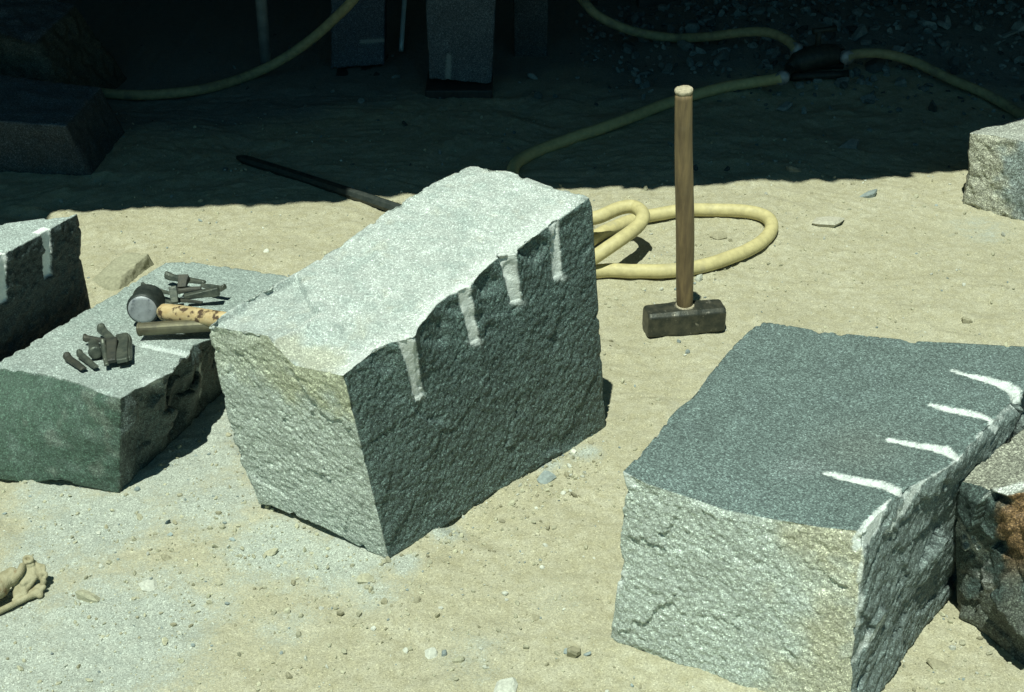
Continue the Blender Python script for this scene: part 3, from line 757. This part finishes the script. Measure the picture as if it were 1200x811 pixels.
# ------------------------------------------------------------------ tubes
def catmull(pts, per=14):
    P = np.asarray(pts, float); P = np.vstack([2 * P[0] - P[1], P, 2 * P[-1] - P[-2]]); out = []
    for i in range(1, len(P) - 2):
        p0, p1, p2, p3 = P[i - 1:i + 3]
        for t in np.linspace(0, 1, per, endpoint=False):
            out.append(.5 * ((2 * p1) + (-p0 + p2) * t + (2 * p0 - 5 * p1 + 4 * p2 - p3) * t * t + (-p0 + 3 * p1 - 3 * p2 + p3) * t ** 3))
    out.append(P[-2]); return np.array(out)
def tube(path, rad, seg=18, cap=True):
    P = np.asarray(path, float); n = len(P); rad = np.broadcast_to(np.asarray(rad, float), (n,))
    T = np.gradient(P, axis=0); T /= np.linalg.norm(T, axis=1)[:, None]
    u = np.cross(T[0], (0, 0, 1)); u = u / np.linalg.norm(u) if np.linalg.norm(u) > 1e-3 else np.array([1., 0, 0])
    V = []; ang = np.arange(seg) * 2 * math.pi / seg
    for i in range(n):
        u = u - T[i] * np.dot(u, T[i]); u /= np.linalg.norm(u); w = np.cross(T[i], u)
        V.append(P[i] + rad[i] * (np.cos(ang)[:, None] * u + np.sin(ang)[:, None] * w))
    V = np.concatenate(V); Fc = []
    for i in range(n - 1):
        for k in range(seg):
            a, b_ = i * seg + k, i * seg + (k + 1) % seg; Fc.append((a, b_, b_ + seg, a + seg))
    if cap: Fc.append(tuple(range(seg))[::-1]); Fc.append(tuple((n - 1) * seg + k for k in range(seg)))
    return V, Fc
def tubeo(name, path, rad, mat, parent=None, seg=18, smooth=True):
    V, Fc = tube(path, rad, seg); return mesh_obj(name, V, Fc, mat, parent, smooth=smooth)
HR = .0185
def gpts(pts, r=HR):                       # (px,py[,height above ground of the hose axis])
    out = []
    for q in pts:
        z = q[2] if len(q) > 2 else r
        c = G(q[0], q[1], z); c = G(q[0], q[1], z + gz(c[0], c[1])); out.append(c)
    return out
# one hose: from the manifold in the dark, behind the tall block, up into a raised loop and round the big coil
main = gpts([(917, 91, .06), (880, 97), (840, 104), (780, 122), (720, 145), (670, 162), (630, 177), (603, 194), (606, 220), (640, 246, .05), (668, 256, .09), (699, 255, .10), (726, 244, .105), (743, 243, .108), (754, 252, .107), (748, 265, .10), (727, 280, .09), (703, 297, .07), (680, 312, .04), (660, 322, .03)])
a = [tuple(p) for p in main]
coil = gpts([(668, 330), (685, 321), (710, 317), (745, 318), (790, 317), (835, 309), (875, 294), (899, 277), (904, 262), (893, 252), (868, 247), (830, 246), (795, 247), (757, 254), (722, 266), (702, 275), (680, 290), (650, 310)])
path = catmull(np.array(main + coil), 14); path = path + .0016 * np.stack([fbm(path, .12, 2, seed=q) for q in (1, 2, 3)], -1)
o = tubeo('air_hose', path, HR, M['hose']); tag(o, 'yellow air hose lying in a sunlit coil behind the sledgehammer', 'hose', 'yellow air hoses')
o = tubeo('air_hose', catmull(gpts([(80, 97, .03), (92, 104), (130, 110), (180, 111), (240, 104), (290, 89), (330, 70, .06), (365, 46, .14), (392, 22, .22), (415, -2, .30), (440, -40, .42)])), HR * .92, M['shadehose'])
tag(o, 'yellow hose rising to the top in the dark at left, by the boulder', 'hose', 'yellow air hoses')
o = tubeo('air_hose', catmull(gpts([(660, -30, .2), (685, 3, .16), (705, 21, .11), (740, 36, .06), (785, 44), (830, 43, .03), (870, 38, .05), (900, 38, .06), (922, 47, .07), (933, 58, .06)])), HR * .9, M['shadehose'])
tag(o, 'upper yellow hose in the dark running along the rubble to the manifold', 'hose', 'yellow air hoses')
o = tubeo('air_hose', catmull(gpts([(992, 67, .06), (1005, 63, .06), (1035, 63, .05), (1070, 72), (1110, 91), (1150, 108), (1180, 124), (1205, 140, .02), (1235, 160, .02)])), HR * .9, M['shadehose'])
tag(o, 'yellow hose running right from the manifold to behind the edge block', 'hose', 'yellow air hoses')

# manifold where three hoses meet: lumpy iron valve body with stubs and clamps
mc = G(955, 82, .05); mc[2] = gz(mc[0], mc[1])
man = empty('hose_manifold', mc); tag(man, 'black iron valve manifold joining three hoses on the shaded rubble', 'manifold')
c0 = mc + np.array([0, 0, .055])
V, Fc = tube(catmull([c0 + (-.10, -.03, -.02), c0 + (-.06, -.02, 0), c0 + (0, 0, .012), c0 + (.06, .02, .012), c0 + (.10, .03, .01)], 8), np.interp(np.linspace(0, 1, 33), [0, .12, .2, .5, .8, .88, 1], [.018, .024, .036, .042, .036, .024, .02]), 20)
mesh_obj('valve_body', V, Fc, M['iron'], man, smooth=True)
for e_, s_ in ((gpts([(917, 91, .06)])[0], (-.09, -.03, -.02)), (gpts([(933, 58, .06)])[0], (-.03, .03, .02)), (gpts([(992, 67, .06)])[0], (.09, .03, .01))):
    s0 = c0 + np.array(s_); tubeo('hose_stub', np.linspace(s0, e_, 8), .016, M['iron'], man, 14)
    dv = (e_ - s0) / np.linalg.norm(e_ - s0); tubeo('hose_clamp', np.linspace(e_ - dv * .012, e_ + dv * .012, 4), .0235, M['steel'], man, 16)
tubeo('valve_stem', np.linspace(c0 + (0, 0, .05), c0 + (0, 0, .10), 4), .010, M['iron'], man, 12)
tubeo('valve_lever', np.linspace(c0 + (-.02, 0, .10), c0 + (.06, .02, .105), 5), [.011, .010, .009, .009, .011], M['iron'], man, 12)
tubeo('foot_skid', np.linspace(mc + np.array([-.09, -.05, .012]), mc + np.array([.11, -.02, .012]), 5), .014, M['iron'], man, 8)
tubeo('foot_skid', np.linspace(mc + np.array([-.09, .05, .012]), mc + np.array([.11, .07, .012]), 5), .014, M['iron'], man, 8)

# ------------------------------------------------------------------ pry bar on the ground
pa, pb = G(278, 182, .012), G(478, 247, .014)
pa[2] += gz(*pa[:2]) - .002; pb[2] += gz(*pb[:2])
L_ = np.linspace(0, 1, 24)
bar = pa + (pb - pa) * L_[:, None] + np.stack([L_ * 0, .006 * np.sin(L_ * 3.1), L_ * 0], -1)
o = tubeo('pry_bar', bar, np.interp(L_, [0, .04, .1, 1], [.007, .014, .0155, .0165]), M['iron'], None, 8, False)
tag(o, 'long dark iron bar on the ground running out of the shade behind the middle block', 'iron bar')

# ------------------------------------------------------------------ sledgehammer standing on its head
hc = G(801, 382, 0); hz = gz(hc[0], hc[1]) - .003
sl = empty('sledgehammer', (hc[0], hc[1], hz)); tag(sl, 'sledgehammer standing upright on its rusty head in the sun', 'sledgehammer')
def hammer_head(L, w, h, ch, taper=.93, n=14, bulge=.0):
    sec = []
    prof = [(-w / 2, -h / 2 + ch), (-w / 2, h / 2 - ch), (-w / 2 + ch, h / 2), (w / 2 - ch, h / 2), (w / 2, h / 2 - ch), (w / 2, -h / 2 + ch), (w / 2 - ch, -h / 2), (-w / 2 + ch, -h / 2)]
    xs_ = [-.5, -.495, -.47, -.40, -.3, -.18, -.12, 0, .12, .18, .3, .40, .47, .495, .5]
    sc = [.74, .88, .95, .97, .975, .985, 1.04, 1.06, 1.04, .985, .975, .97, .95, .88, .74]
    V = []
    for x, s in zip(xs_, sc):
        for (a_, b_) in prof: V.append((x * L, a_ * s, b_ * (1 + (s - 1) * .8)))
    m = len(prof); Fc = []
    for i in range(len(xs_) - 1):
        for k in range(m): Fc.append((i * m + k, i * m + (k + 1) % m, (i + 1) * m + (k + 1) % m, (i + 1) * m + k))
    Fc.append(tuple(range(m))[::-1]); Fc.append(tuple((len(xs_) - 1) * m + k for k in range(m)))
    return np.array(V), Fc
V, Fc = hammer_head(.192, .066, .068, .009)
V = V @ rot(0, 0, R(10)).T + np.array([hc[0], hc[1], hz + .0325])
ho = mesh_obj('hammer_head', V, Fc, M['hammer'], sl)
bv = ho.modifiers.new('bevel', 'BEVEL'); bv.width = .0025; bv.segments = 2; bv.limit_method = 'ANGLE'; bv.angle_limit = R(20)
h0 = np.array([hc[0], hc[1], hz + .055]); h1 = AT(801.3, 107, hc[1] - .06)
tt = np.linspace(0, 1, 40); wob = np.stack([.002 * np.sin(tt * 5), .0 * tt, 0 * tt], -1) * np.minimum(1, 4 * tt * (1 - tt))[:, None]
hp = h0 + (h1 - h0) * tt[:, None] + wob
rr = np.interp(tt, [0, .05, .12, .35, .6, .85, .97, 1], [.0175, .0195, .0205, .0215, .0208, .0195, .0192, .019])
tubeo('handle', hp, rr, M['handle'], sl, 24)
ax = (h1 - h0) / np.linalg.norm(h1 - h0)
V, Fc = tube(h1 + ax * np.array([-.003, 0, .002, .005, .0062])[:, None], [.0190, .0200, .0202, .0196, .0165], 24)
V = V + (fbm(V, .012, 2, seed=4) * .0016)[:, None] * ax
mesh_obj('handle_end', V, Fc, M['endgrain'], sl, smooth=True)
V, Fc = tube(np.array([hc[0], hc[1], hz]) + np.array([0, 0, 1]) * np.array([.066, .0705, .072])[:, None], [.0235, .0222, .020], 16)
V = V + fbm(V, .01, 2, seed=5)[:, None] * .0012
mesh_obj('eye_shims', V, Fc, M['endgrain'], sl)

# ------------------------------------------------------------------ tools on the slab
ST0 = G(141, 467, .222); ST1 = np.array([-1.10, 2.47, .168]); ST2 = G(195, 308, .14)
SN = np.cross(ST1 - ST0, ST2 - ST0); SN /= np.linalg.norm(SN); SN = SN if SN[2] > 0 else -SN
def S(px_, py_, h=0.0):                       # point h above the slab top
    return ON(px_, py_, ST0 + SN * h, ST1 + SN * h, ST2 + SN * h)
def orient(V, origin, xdir, up_):
    x = xdir / np.linalg.norm(xdir); z = up_ - x * np.dot(up_, x); z /= np.linalg.norm(z); y = np.cross(z, x)
    return V @ np.stack([x, y, z]) + origin
# club hammer: head lying on its side, striking face towards the viewer's left
e0, e1 = S(193, 364, .031), S(300, 378, .031); hd = e1 - e0; hd /= np.linalg.norm(hd)
fc_ = S(167, 363, .033)
side_ = np.cross(SN, hd); side_ /= np.linalg.norm(side_)          # away from the viewer, across the handle
fd = np.array([-.02, 1.0, 0]); fd = fd - SN * np.dot(fd, SN); fd /= np.linalg.norm(fd)
base = S(185, 366, 0)
cl = empty('club_hammer', base); tag(cl, 'club hammer with pale scorched wooden handle lying on the tool slab', 'hammer')
tp = np.array([0, .003, .008, .018, .028, .036, .044, .052, .060, .064, .066])
V, Fc = tube(fc_ + fd * tp[:, None], [.031, .0345, .036, .0355, .034, .033, .033, .034, .0355, .034, .028], 24)
V = V + fbm(V, .02, 2, seed=6)[:, None] * .0006
mesh_obj('hammer_head', V, Fc, M['iron'], cl, smooth=True)
V, Fc = tube(fc_ + fd * np.array([-.0022, -.001, .002])[:, None], [.024, .0305, .032], 24)
mesh_obj('striking_face', V, Fc, M['steel'], cl, smooth=True)
hs = S(187, 365, .030)
LL = np.linspace(0, 1, 26)
V, Fc = tube(hs + hd * (LL * .27)[:, None], np.interp(LL, [0, .01, .03, .07, .2, .45, .8, 1], [.010, .0150, .0175, .0188, .0195, .0185, .0165, .015]), 20)
mesh_obj('handle', V, Fc, M['pale'], cl, smooth=True)
# steel bar / chisel in front of the handle
c0_, c1_ = S(162, 386, .0145), S(262, 380, .0145); cd = (c1_ - c0_); cl_ = np.linalg.norm(cd); cd /= cl_
tp = np.array([0, .002, .006, .007, .02, .10, cl_ - .02, cl_])
V, Fc = tube(c0_ + cd * tp[:, None], [.0125, .0155, .0155, .0140, .0142, .0142, .0135, .008], 20)
o = mesh_obj('steel_chisel', V, Fc, M['brass'], None, smooth=False); tag(o, 'dull brown round steel chisel lying in front of the club hammer handle', 'chisel')
bv = o.modifiers.new('smooth', 'BEVEL'); bv.width = .0008; bv.segments = 1; bv.limit_method = 'ANGLE'

def wedge_mesh(L, w, h, tip=.3, kind='wedge', seed=0):
    r = np.random.default_rng(seed)
    if kind == 'wedge':                     # plug: blunt head, tapering to a chisel edge
        st_ = [(0, .86, .86), (.03, 1, 1), (.14, 1.0, 1.0), (.5, .93, 1 - .5 * (1 - tip)), (.97, .85, tip), (1, .8, tip * .8)]
        prof = [(-.5, -.42), (-.42, -.5), (.42, -.5), (.5, -.42), (.5, .42), (.42, .5), (-.42, .5), (-.5, .42)]
    else:                                   # feather: half-round strip with a bent flared top
        st_ = [(0, .95, .9), (.03, 1.05, 1.05), (.12, 1.04, 1.0), (.2, 1, .85), (.6, .97, .72), (.97, .85, .5), (1, .7, .35)]
        prof = [(-.5, -.5), (.5, -.5), (.5, -.15), (.38, .22), (.18, .45), (-.18, .45), (-.38, .22), (-.5, -.15)]
    V = []
    for (t_, a_, b_) in st_:
        bend = (.004 if kind != 'wedge' and t_ < .1 else 0) + r.normal(0, .0006)
        for (y_, z_) in prof: V.append((t_ * L, y_ * w * a_ + r.normal(0, .0005), z_ * h * b_ + bend))
    m = len(prof); Fc = []
    for i in range(len(st_) - 1):
        for k in range(m): Fc.append((i * m + k, i * m + (k + 1) % m, (i + 1) * m + (k + 1) % m, (i + 1) * m + k))
    Fc.append(tuple(range(m))[::-1]); Fc.append(tuple((len(st_) - 1) * m + k for k in range(m)))
    return np.array(V) , Fc
WGA = 'stone splitting irons in the pile behind the club hammer'; WGB = 'stone splitting irons in the pile before the club hammer'
PIECES = [  # (start px,py,h) (end px,py,h) width thick kind label group
    ((195, 323, .016), (240, 330.5, .012), .016, .016, 'feather', 'iron feather lying rearmost on the pile behind the club hammer', WGA),
    ((216, 324, .030), (213, 337, .014), .024, .018, 'wedge', 'short iron wedge across the rearmost feather behind the club hammer', WGA),
    ((167, 335, .010), (200, 344, .008), .011, .012, 'feather', 'thin iron feather pointing left, leftmost of the pile behind the hammer', WGA),
    ((203, 339, .030), (204.5, 355, .014), .018, .017, 'wedge', 'upright looking iron wedge just above the club hammer handle end', WGA),
    ((206, 341, .010), (236, 337, .010), .013, .013, 'feather', 'dark iron feather in the middle of the pile behind the hammer', WGA),
    ((257, 341, .013), (216, 347, .012), .018, .020, 'wedge', 'thick iron wedge with bright scraped streak behind the club hammer', WGA),
    ((264, 338, .009), (236, 334, .012), .014, .014, 'feather', 'iron feather at the right end of the pile behind the hammer', WGA),
    ((207, 351, .006), (237, 354, .006), .009, .009, 'feather', 'thinnest iron feather lying along the club hammer handle', WGA),
    ((189, 352, .006), (202, 354, .006), .011, .010, 'feather', 'stubby iron feather just behind the club hammer head', WGA),
    ((118, 384, .016), (134, 399, .014), .018, .016, 'feather', 'iron feather slanting at the back of the pile before the hammer', WGB),
    ((99, 396, .012), (125, 399, .010), .014, .014, 'feather', 'iron feather pointing left at the back of the front pile', WGB),
    ((112, 414, .013), (108, 397, .013), .026, .026, 'round', 'round headed iron plug facing the viewer in the front pile', WGB),
    ((121, 402, .026), (125, 428, .010), .012, .016, 'feather', 'long iron feather leaning at the front of the front pile', WGB),
    ((132, 400, .024), (131, 424, .012), .021, .021, 'wedge', 'broad dark iron wedge in the middle of the front pile', WGB),
    ((144, 396, .014), (143, 423, .014), .026, .024, 'wedge', 'broadest iron wedge at the right of the front pile', WGB),
    ((152, 398, .010), (152, 421, .010), .009, .020, 'feather', 'narrow iron feather at the right end of the front pile', WGB),
    ((78, 417, .007), (98, 432, .007), .016, .012, 'feather', 'flat iron feather lying leftmost and apart from the front pile', WGB),
    ((93, 414, .007), (113, 430, .007), .013, .012, 'feather', 'flat iron feather beside the leftmost one of the front pile', WGB),
]
for i, (a_, b_, w_, t_, kd, lab, grp) in enumerate(PIECES):
    p0, p1 = S(*a_), S(*b_); L_ = np.linalg.norm(p1 - p0)
    if kd == 'round':
        dv = (p1 - p0) / L_; L_ = .06
        V, Fc = tube(p0 + dv * np.array([0, .002, .008, .02, .05, .06])[:, None], [.010, .0135, .0145, .0115, .011, .010], 16)
    else:
        V, Fc = wedge_mesh(L_, w_, t_, .4, kd, i); V = orient(V, p0, p1 - p0, SN)
    o = mesh_obj('iron_wedge' if kd != 'feather' else 'iron_feather', V, Fc, M['rustw' if i % 3 == 1 else 'wedge']); tag(o, lab, 'iron wedge' if kd != 'feather' else 'iron feather', grp)
    bv = o.modifiers.new('bevel', 'BEVEL'); bv.width = .0012; bv.segments = 2; bv.limit_method = 'ANGLE'; bv.angle_limit = R(30)

# ------------------------------------------------------------------ dry skull at the left edge
kc = G(22, 700, 0); kz = gz(kc[0], kc[1])
sk = empty('animal_skull', (kc[0], kc[1], kz)); tag(sk, 'dry tan animal skull lying in dust at the left edge', 'skull')
def mball(name, balls, res, parent, mat):
    """blend of spheres turned into one continuous skin (implicit surface sampled by remesh)"""
    bm = bmesh.new()
    for (x, y, z, rx, ry, rz_) in balls:
        r_ = bmesh.ops.create_icosphere(bm, subdivisions=3, radius=1.0)
        for v in r_['verts']: v.co = Vector((v.co.x * rx + x, v.co.y * ry + y, v.co.z * rz_ + z))
    V = np.array([v.co[:] for v in bm.verts]); bm.verts.index_update(); Fc = [[v.index for v in f.verts] for f in bm.faces]; bm.free()
    o = mesh_obj(name, V, Fc, mat, parent, smooth=True)
    rm = o.modifiers.new('skin', 'REMESH'); rm.mode = 'VOXEL'; rm.voxel_size = res; rm.use_smooth_shade = True
    sm = o.modifiers.new('soften', 'SMOOTH'); sm.iterations = 3; sm.factor = .5
    return o
def kp(px_, py_, h): return G(px_, py_, kz + h)
B_ = []
def ball(px_, py_, h, r_, ry=None, rz_=None):
    c = kp(px_, py_, h); B_.append((c[0], c[1], c[2], r_, ry or r_, rz_ or r_))
def strut(pts, n=10):
    pts = np.asarray(pts, float); q = catmull(pts[:, :3], n) if len(pts) > 2 else np.linspace(pts[0, :3], pts[1, :3], n)
    rr_ = np.interp(np.linspace(0, 1, len(q)), np.linspace(0, 1, len(pts)), pts[:, 3])
    for p_, r_ in zip(q, rr_): ball(p_[0], p_[1], p_[2], r_)
def plate(A, B, C, D, r_, n=9):
    A, B, C, D = [np.asarray(q, float) for q in (A, B, C, D)]
    for u in np.linspace(0, 1, n):
        for v in np.linspace(0, 1, n):
            p_ = (1 - u) * (1 - v) * A + u * (1 - v) * B + u * v * C + (1 - u) * v * D
            ball(p_[0], p_[1], p_[2], r_)
# long muzzle running out of the frame, its raised edge standing over the cheek plate
ball(-2, 688, .032, .020, .026, .020); ball(-16, 697, .030, .024, .028, .022); ball(-32, 706, .026, .022, .028, .022); ball(6, 680, .038, .016, .022, .015); ball(13, 672, .045, .012, .014, .010)
strut([(13, 682, .034, .008), (19, 676, .044, .0075), (24, 669, .048, .007), (26, 663, .050, .006)])
plate((17, 686, .024), (27, 681, .032), (30, 696, .015), (19, 701, .010), .0052)
plate((27, 664, .041), (40, 660, .040), (39, 677, .031), (27, 684, .030), .0058)
plate((40, 661, .040), (47, 663, .038), (47, 677, .026), (39, 676, .031), .0045)
strut([(30, 692, .018, .005), (36, 684, .026, .005), (41, 677, .031, .005)])
for a_ in np.linspace(0, 2 * math.pi, 22): ball(33 + 4.6 * math.cos(a_), 655.5 + 3.2 * math.sin(a_), .052, .0036)
plate((29, 656, .046), (37, 656, .046), (38, 662, .044), (30, 664, .044), .0045, 6)
strut([(46, 663, .040, .003), (51, 663, .038, .0032), (52, 667, .035, .003)]); strut([(47, 672, .032, .003), (53, 672, .029, .0042), (54, 675, .026, .0036)])
strut([(47, 677, .025, .0035), (51, 681, .020, .0055), (49, 686, .014, .0045), (47, 690, .010, .004)])
mball('cranium', B_, .0014, sk, M['bone'])
B_ = []
strut([(-8, 720, .008, .006), (16, 708, .009, .0058), (34, 699, .011, .0065), (44, 695, .012, .0085), (47, 698, .010, .006)], 12)
strut([(16, 703, .010, .0036), (30, 696, .013, .0036), (46, 686, .017, .004)], 16); strut([(44, 695, .013, .006), (51, 688, .016, .005)], 6)
mball('jaw_bone', B_, .0016, sk, M['bone'])

# ------------------------------------------------------------------ the dark shed behind
shed = empty('open_shed', (0, 4.4, 0)); tag(shed, 'dark open shed of iron sheet roof and plank back wall behind the yard', 'shed')
def boxes(name, items, mat, parent, bevel=0, rzs=None):
    VV, FF = [], []
    for i, (x0, x1, y0, y1, z0, z1) in enumerate(items):
        o_ = len(VV)
        VV += [(x0, y0, z0), (x1, y0, z0), (x1, y1, z0), (x0, y1, z0), (x0, y0, z1), (x1, y0, z1), (x1, y1, z1), (x0, y1, z1)]
        FF += [tuple(o_ + k for k in f) for f in ((3, 2, 1, 0), (4, 5, 6, 7), (0, 1, 5, 4), (1, 2, 6, 5), (2, 3, 7, 6), (3, 0, 4, 7))]
    ob = mesh_obj(name, np.array(VV, float), FF, mat, parent)
    if bevel:
        m_ = ob.modifiers.new('bevel', 'BEVEL'); m_.width = bevel; m_.segments = 2
    return ob
WB = 5.75
pl = []; x = -2.8
while x < 3.2:
    w_ = RNG.uniform(.13, .2); pl.append((x, x + w_ - .004, WB + RNG.uniform(-.008, .008), WB + .03, -.05, 1.98)); x += w_
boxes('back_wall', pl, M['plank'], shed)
boxes('unseen_side_wall', [(-2.84, -2.8, 3.3 + .2 * k, 3.3 + .2 * k + .195, -.05, 1.83) for k in range(12)], M['plank'], shed)  # unseen wall, placed close in to cut sky light from the side
boxes('unseen_side_wall', [(3.22, 3.26, 3.3 + .2 * k, 3.3 + .2 * k + .195, -.05, 1.83) for k in range(12)], M['plank'], shed)  # unseen too, shuts out the sky on the right
# corrugated roof sheets, each laid with its own overhang
RZ = 1.98  # roof set low to keep sky light off the shed floor
SX, SY = .135, .355                               # shadow offset per metre of height
sx_, x = [], -1.34 - SX * RZ - .83 * 2
def eave(x):                                    # eave so that the shadow edge crosses the yard where the photo has it
    xg = x + SX * RZ
    yg = 3.673 + (xg + 1.13) * .099
    return yg - SY * RZ
k = 0
while x < 3.5:
    wid = .83; xc = x + wid / 2
    ov = [0.0, .02, -.015, .012, -.01, .018, -.02][k % 7]
    if x + wid + SX * RZ < -1.22: ov = -.14
    n = 80; u = np.linspace(x, x + wid + .04, n); v = np.linspace(0, 1, 14)
    ye = np.array([eave(q) for q in u]) + ov
    ye = ye + .010 * np.array(fbm(np.stack([u, u * 0, u * 0], -1), .22, 3, seed=5)) + .012 * np.array(fbm(np.stack([u, u * 0, u * 0], -1), .07, 2, seed=6))
    VV = []
    for vv in v:
        yy = ye + (6.0 - ye) * vv
        zz = RZ + .16 * (yy - 3.0) * .3 + .009 * np.sin(u * 2 * math.pi / .076) + .004 * (k % 2)
        VV.append(np.stack([u, yy, zz], -1))
    VV = np.concatenate(VV); ids = np.arange(len(v) * n).reshape(len(v), n)
    q = np.stack([ids[:-1, :-1], ids[:-1, 1:], ids[1:, 1:], ids[1:, :-1]], -1).reshape(-1, 4)
    ro = mesh_obj('roof_sheet', VV, q, M['roof'], shed, smooth=True)
    m_ = ro.modifiers.new('gauge', 'SOLIDIFY'); m_.thickness = .0015
    x += wid; k += 1
for y_ in (3.35, 4.5, 5.68):
    boxes('roof_beam', [(-3.0, 3.4, y_ - .05, y_ + .05, RZ + .048 * (y_ - 3) - .16, RZ + .048 * (y_ - 3) - .016)], M['beam'], shed)
for x_ in (-2.7, 3.1):
    boxes('post', [(x_ - .05, x_ + .05, 3.305, 3.395, -.05, RZ - .14)], M['beam'], shed, .006)
pp_ = G(312, 78)
tubeo('pipe_post', np.linspace((pp_[0], pp_[1], -.03), (pp_[0] + .02, pp_[1], RZ + .07), 6), .02, M['zinc'], shed, 14)

# things standing in the shed
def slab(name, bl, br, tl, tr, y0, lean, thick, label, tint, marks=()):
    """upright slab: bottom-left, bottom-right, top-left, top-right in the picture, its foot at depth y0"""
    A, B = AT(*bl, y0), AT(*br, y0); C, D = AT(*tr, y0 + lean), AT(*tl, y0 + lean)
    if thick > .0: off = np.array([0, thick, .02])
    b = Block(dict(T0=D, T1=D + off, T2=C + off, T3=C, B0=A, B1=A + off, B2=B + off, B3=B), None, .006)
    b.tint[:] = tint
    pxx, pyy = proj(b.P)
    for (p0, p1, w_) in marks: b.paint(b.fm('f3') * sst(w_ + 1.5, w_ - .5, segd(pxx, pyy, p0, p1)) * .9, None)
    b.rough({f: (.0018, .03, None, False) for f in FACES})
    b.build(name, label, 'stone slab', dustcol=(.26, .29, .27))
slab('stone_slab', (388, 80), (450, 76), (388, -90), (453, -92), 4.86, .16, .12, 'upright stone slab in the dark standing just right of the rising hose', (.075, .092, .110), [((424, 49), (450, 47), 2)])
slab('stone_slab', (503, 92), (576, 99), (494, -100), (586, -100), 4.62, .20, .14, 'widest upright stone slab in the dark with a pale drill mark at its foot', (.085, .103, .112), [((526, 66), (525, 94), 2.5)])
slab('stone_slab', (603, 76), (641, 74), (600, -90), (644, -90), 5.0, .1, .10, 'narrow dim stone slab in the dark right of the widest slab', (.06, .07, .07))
def skid(a_, b_, y0, h, depth, label):
    A, B = AT(*a_, y0), AT(*b_, y0)
    V, Fc = [], [(3, 2, 1, 0), (4, 5, 6, 7), (0, 1, 5, 4), (1, 2, 6, 5), (2, 3, 7, 6), (3, 0, 4, 7)]
    z0 = min(A[2], B[2]) - .015
    for z in (z0, z0 + h): V += [(A[0], A[1], z), (B[0], B[1], z), (B[0], B[1] + depth, z), (A[0], A[1] + depth, z)]
    o = mesh_obj('timber_skid', np.array(V), Fc, M['plank']); tag(o, label, 'timber')
    m_ = o.modifiers.new('bevel', 'BEVEL'); m_.width = .006; m_.segments = 2
zA = AT(388, 80, 4.86)[2]; zB = AT(540, 95, 4.62)[2]
skid((392, 91), (450, 89), 4.80, max(.02, zA - AT(420, 90, 4.80)[2] + .012), .24, 'dark timber skid under the upright slab right of the rising hose')
skid((498, 112), (577, 114), 4.57, max(.03, AT(576, 99, 4.62)[2] - AT(577, 114, 4.57)[2] + .012), .26, 'dark timber skid under the widest upright slab')
r0 = G(468, 62); 
o = tubeo('steel_rod', np.linspace(AT(470, 60, 5.0), AT(478, -60, 5.25), 10), .0085, M['chrome'], None, 14); tag(o, 'bright steel rod leaning in the dark between two upright slabs', 'steel rod')
bz = gz(1.4, 5.5)
V0 = AT(745, 31, 5.62); 
bo = boxes('timber_beam', [(V0[0], V0[0] + 3.2, 5.56, 5.70, V0[2], V0[2] + .20)], M['beam'], None, .008)
tag(bo, 'long horizontal timber beam at the foot of the plank wall behind rubble', 'timber')

# ------------------------------------------------------------------ light, sky, camera
sun = bpy.data.lights.new('sun', 'SUN'); so = bpy.data.objects.new('sun', sun); COL.objects.link(so)
sun.energy = 5.0; sun.angle = R(.5); sun.color = (.935, 1.0, .875)
d = Vector((SX, SY, -1.0)).normalized()
so.rotation_euler = d.to_track_quat('-Z', 'Y').to_euler()
so.location = (-1, -2, 8)
el = math.asin(-d.z); az = math.atan2(-d.x, -d.y)
w = bpy.data.worlds.new('World'); scene.world = w; w.use_nodes = True
nt = w.node_tree; nt.nodes.clear()
sky = nt.nodes.new('ShaderNodeTexSky'); sky.sky_type = 'NISHITA'; sky.sun_disc = False
sky.sun_elevation = el; sky.sun_rotation = az; sky.air_density = 1.0; sky.dust_density = .6; sky.ozone_density = .4; sky.altitude = 1500
bg = nt.nodes.new('ShaderNodeBackground'); bg.inputs[1].default_value = .05
ow = nt.nodes.new('ShaderNodeOutputWorld'); cast = nt.nodes.new('ShaderNodeMix'); cast.data_type = 'RGBA'; cast.blend_type = 'MULTIPLY'; cast.inputs[0].default_value = 1.0
cast.inputs[7].default_value = (.42, 1.0, .88, 1)      # the green cast of the light on this film
nt.links.new(sky.outputs[0], cast.inputs[6]); nt.links.new(cast.outputs[2], bg.inputs[0]); nt.links.new(bg.outputs[0], ow.inputs[0])
cam = bpy.data.cameras.new('camera'); co_ = bpy.data.objects.new('camera', cam); COL.objects.link(co_)
cam.lens = 50; cam.sensor_width = 36; cam.clip_end = 1000; cam.clip_start = .05
co_.location = (0, 0, CH); co_.rotation_euler = (R(60), 0, 0)
scene.camera = co_
vs = scene.view_settings; vs.view_transform = 'Standard'; vs.look = 'None'; vs.gamma = 1; vs.exposure = .15; vs.use_curve_mapping = False
scene.render.engine = 'CYCLES'
scene.cycles.max_bounces = 6; scene.cycles.use_denoising = True
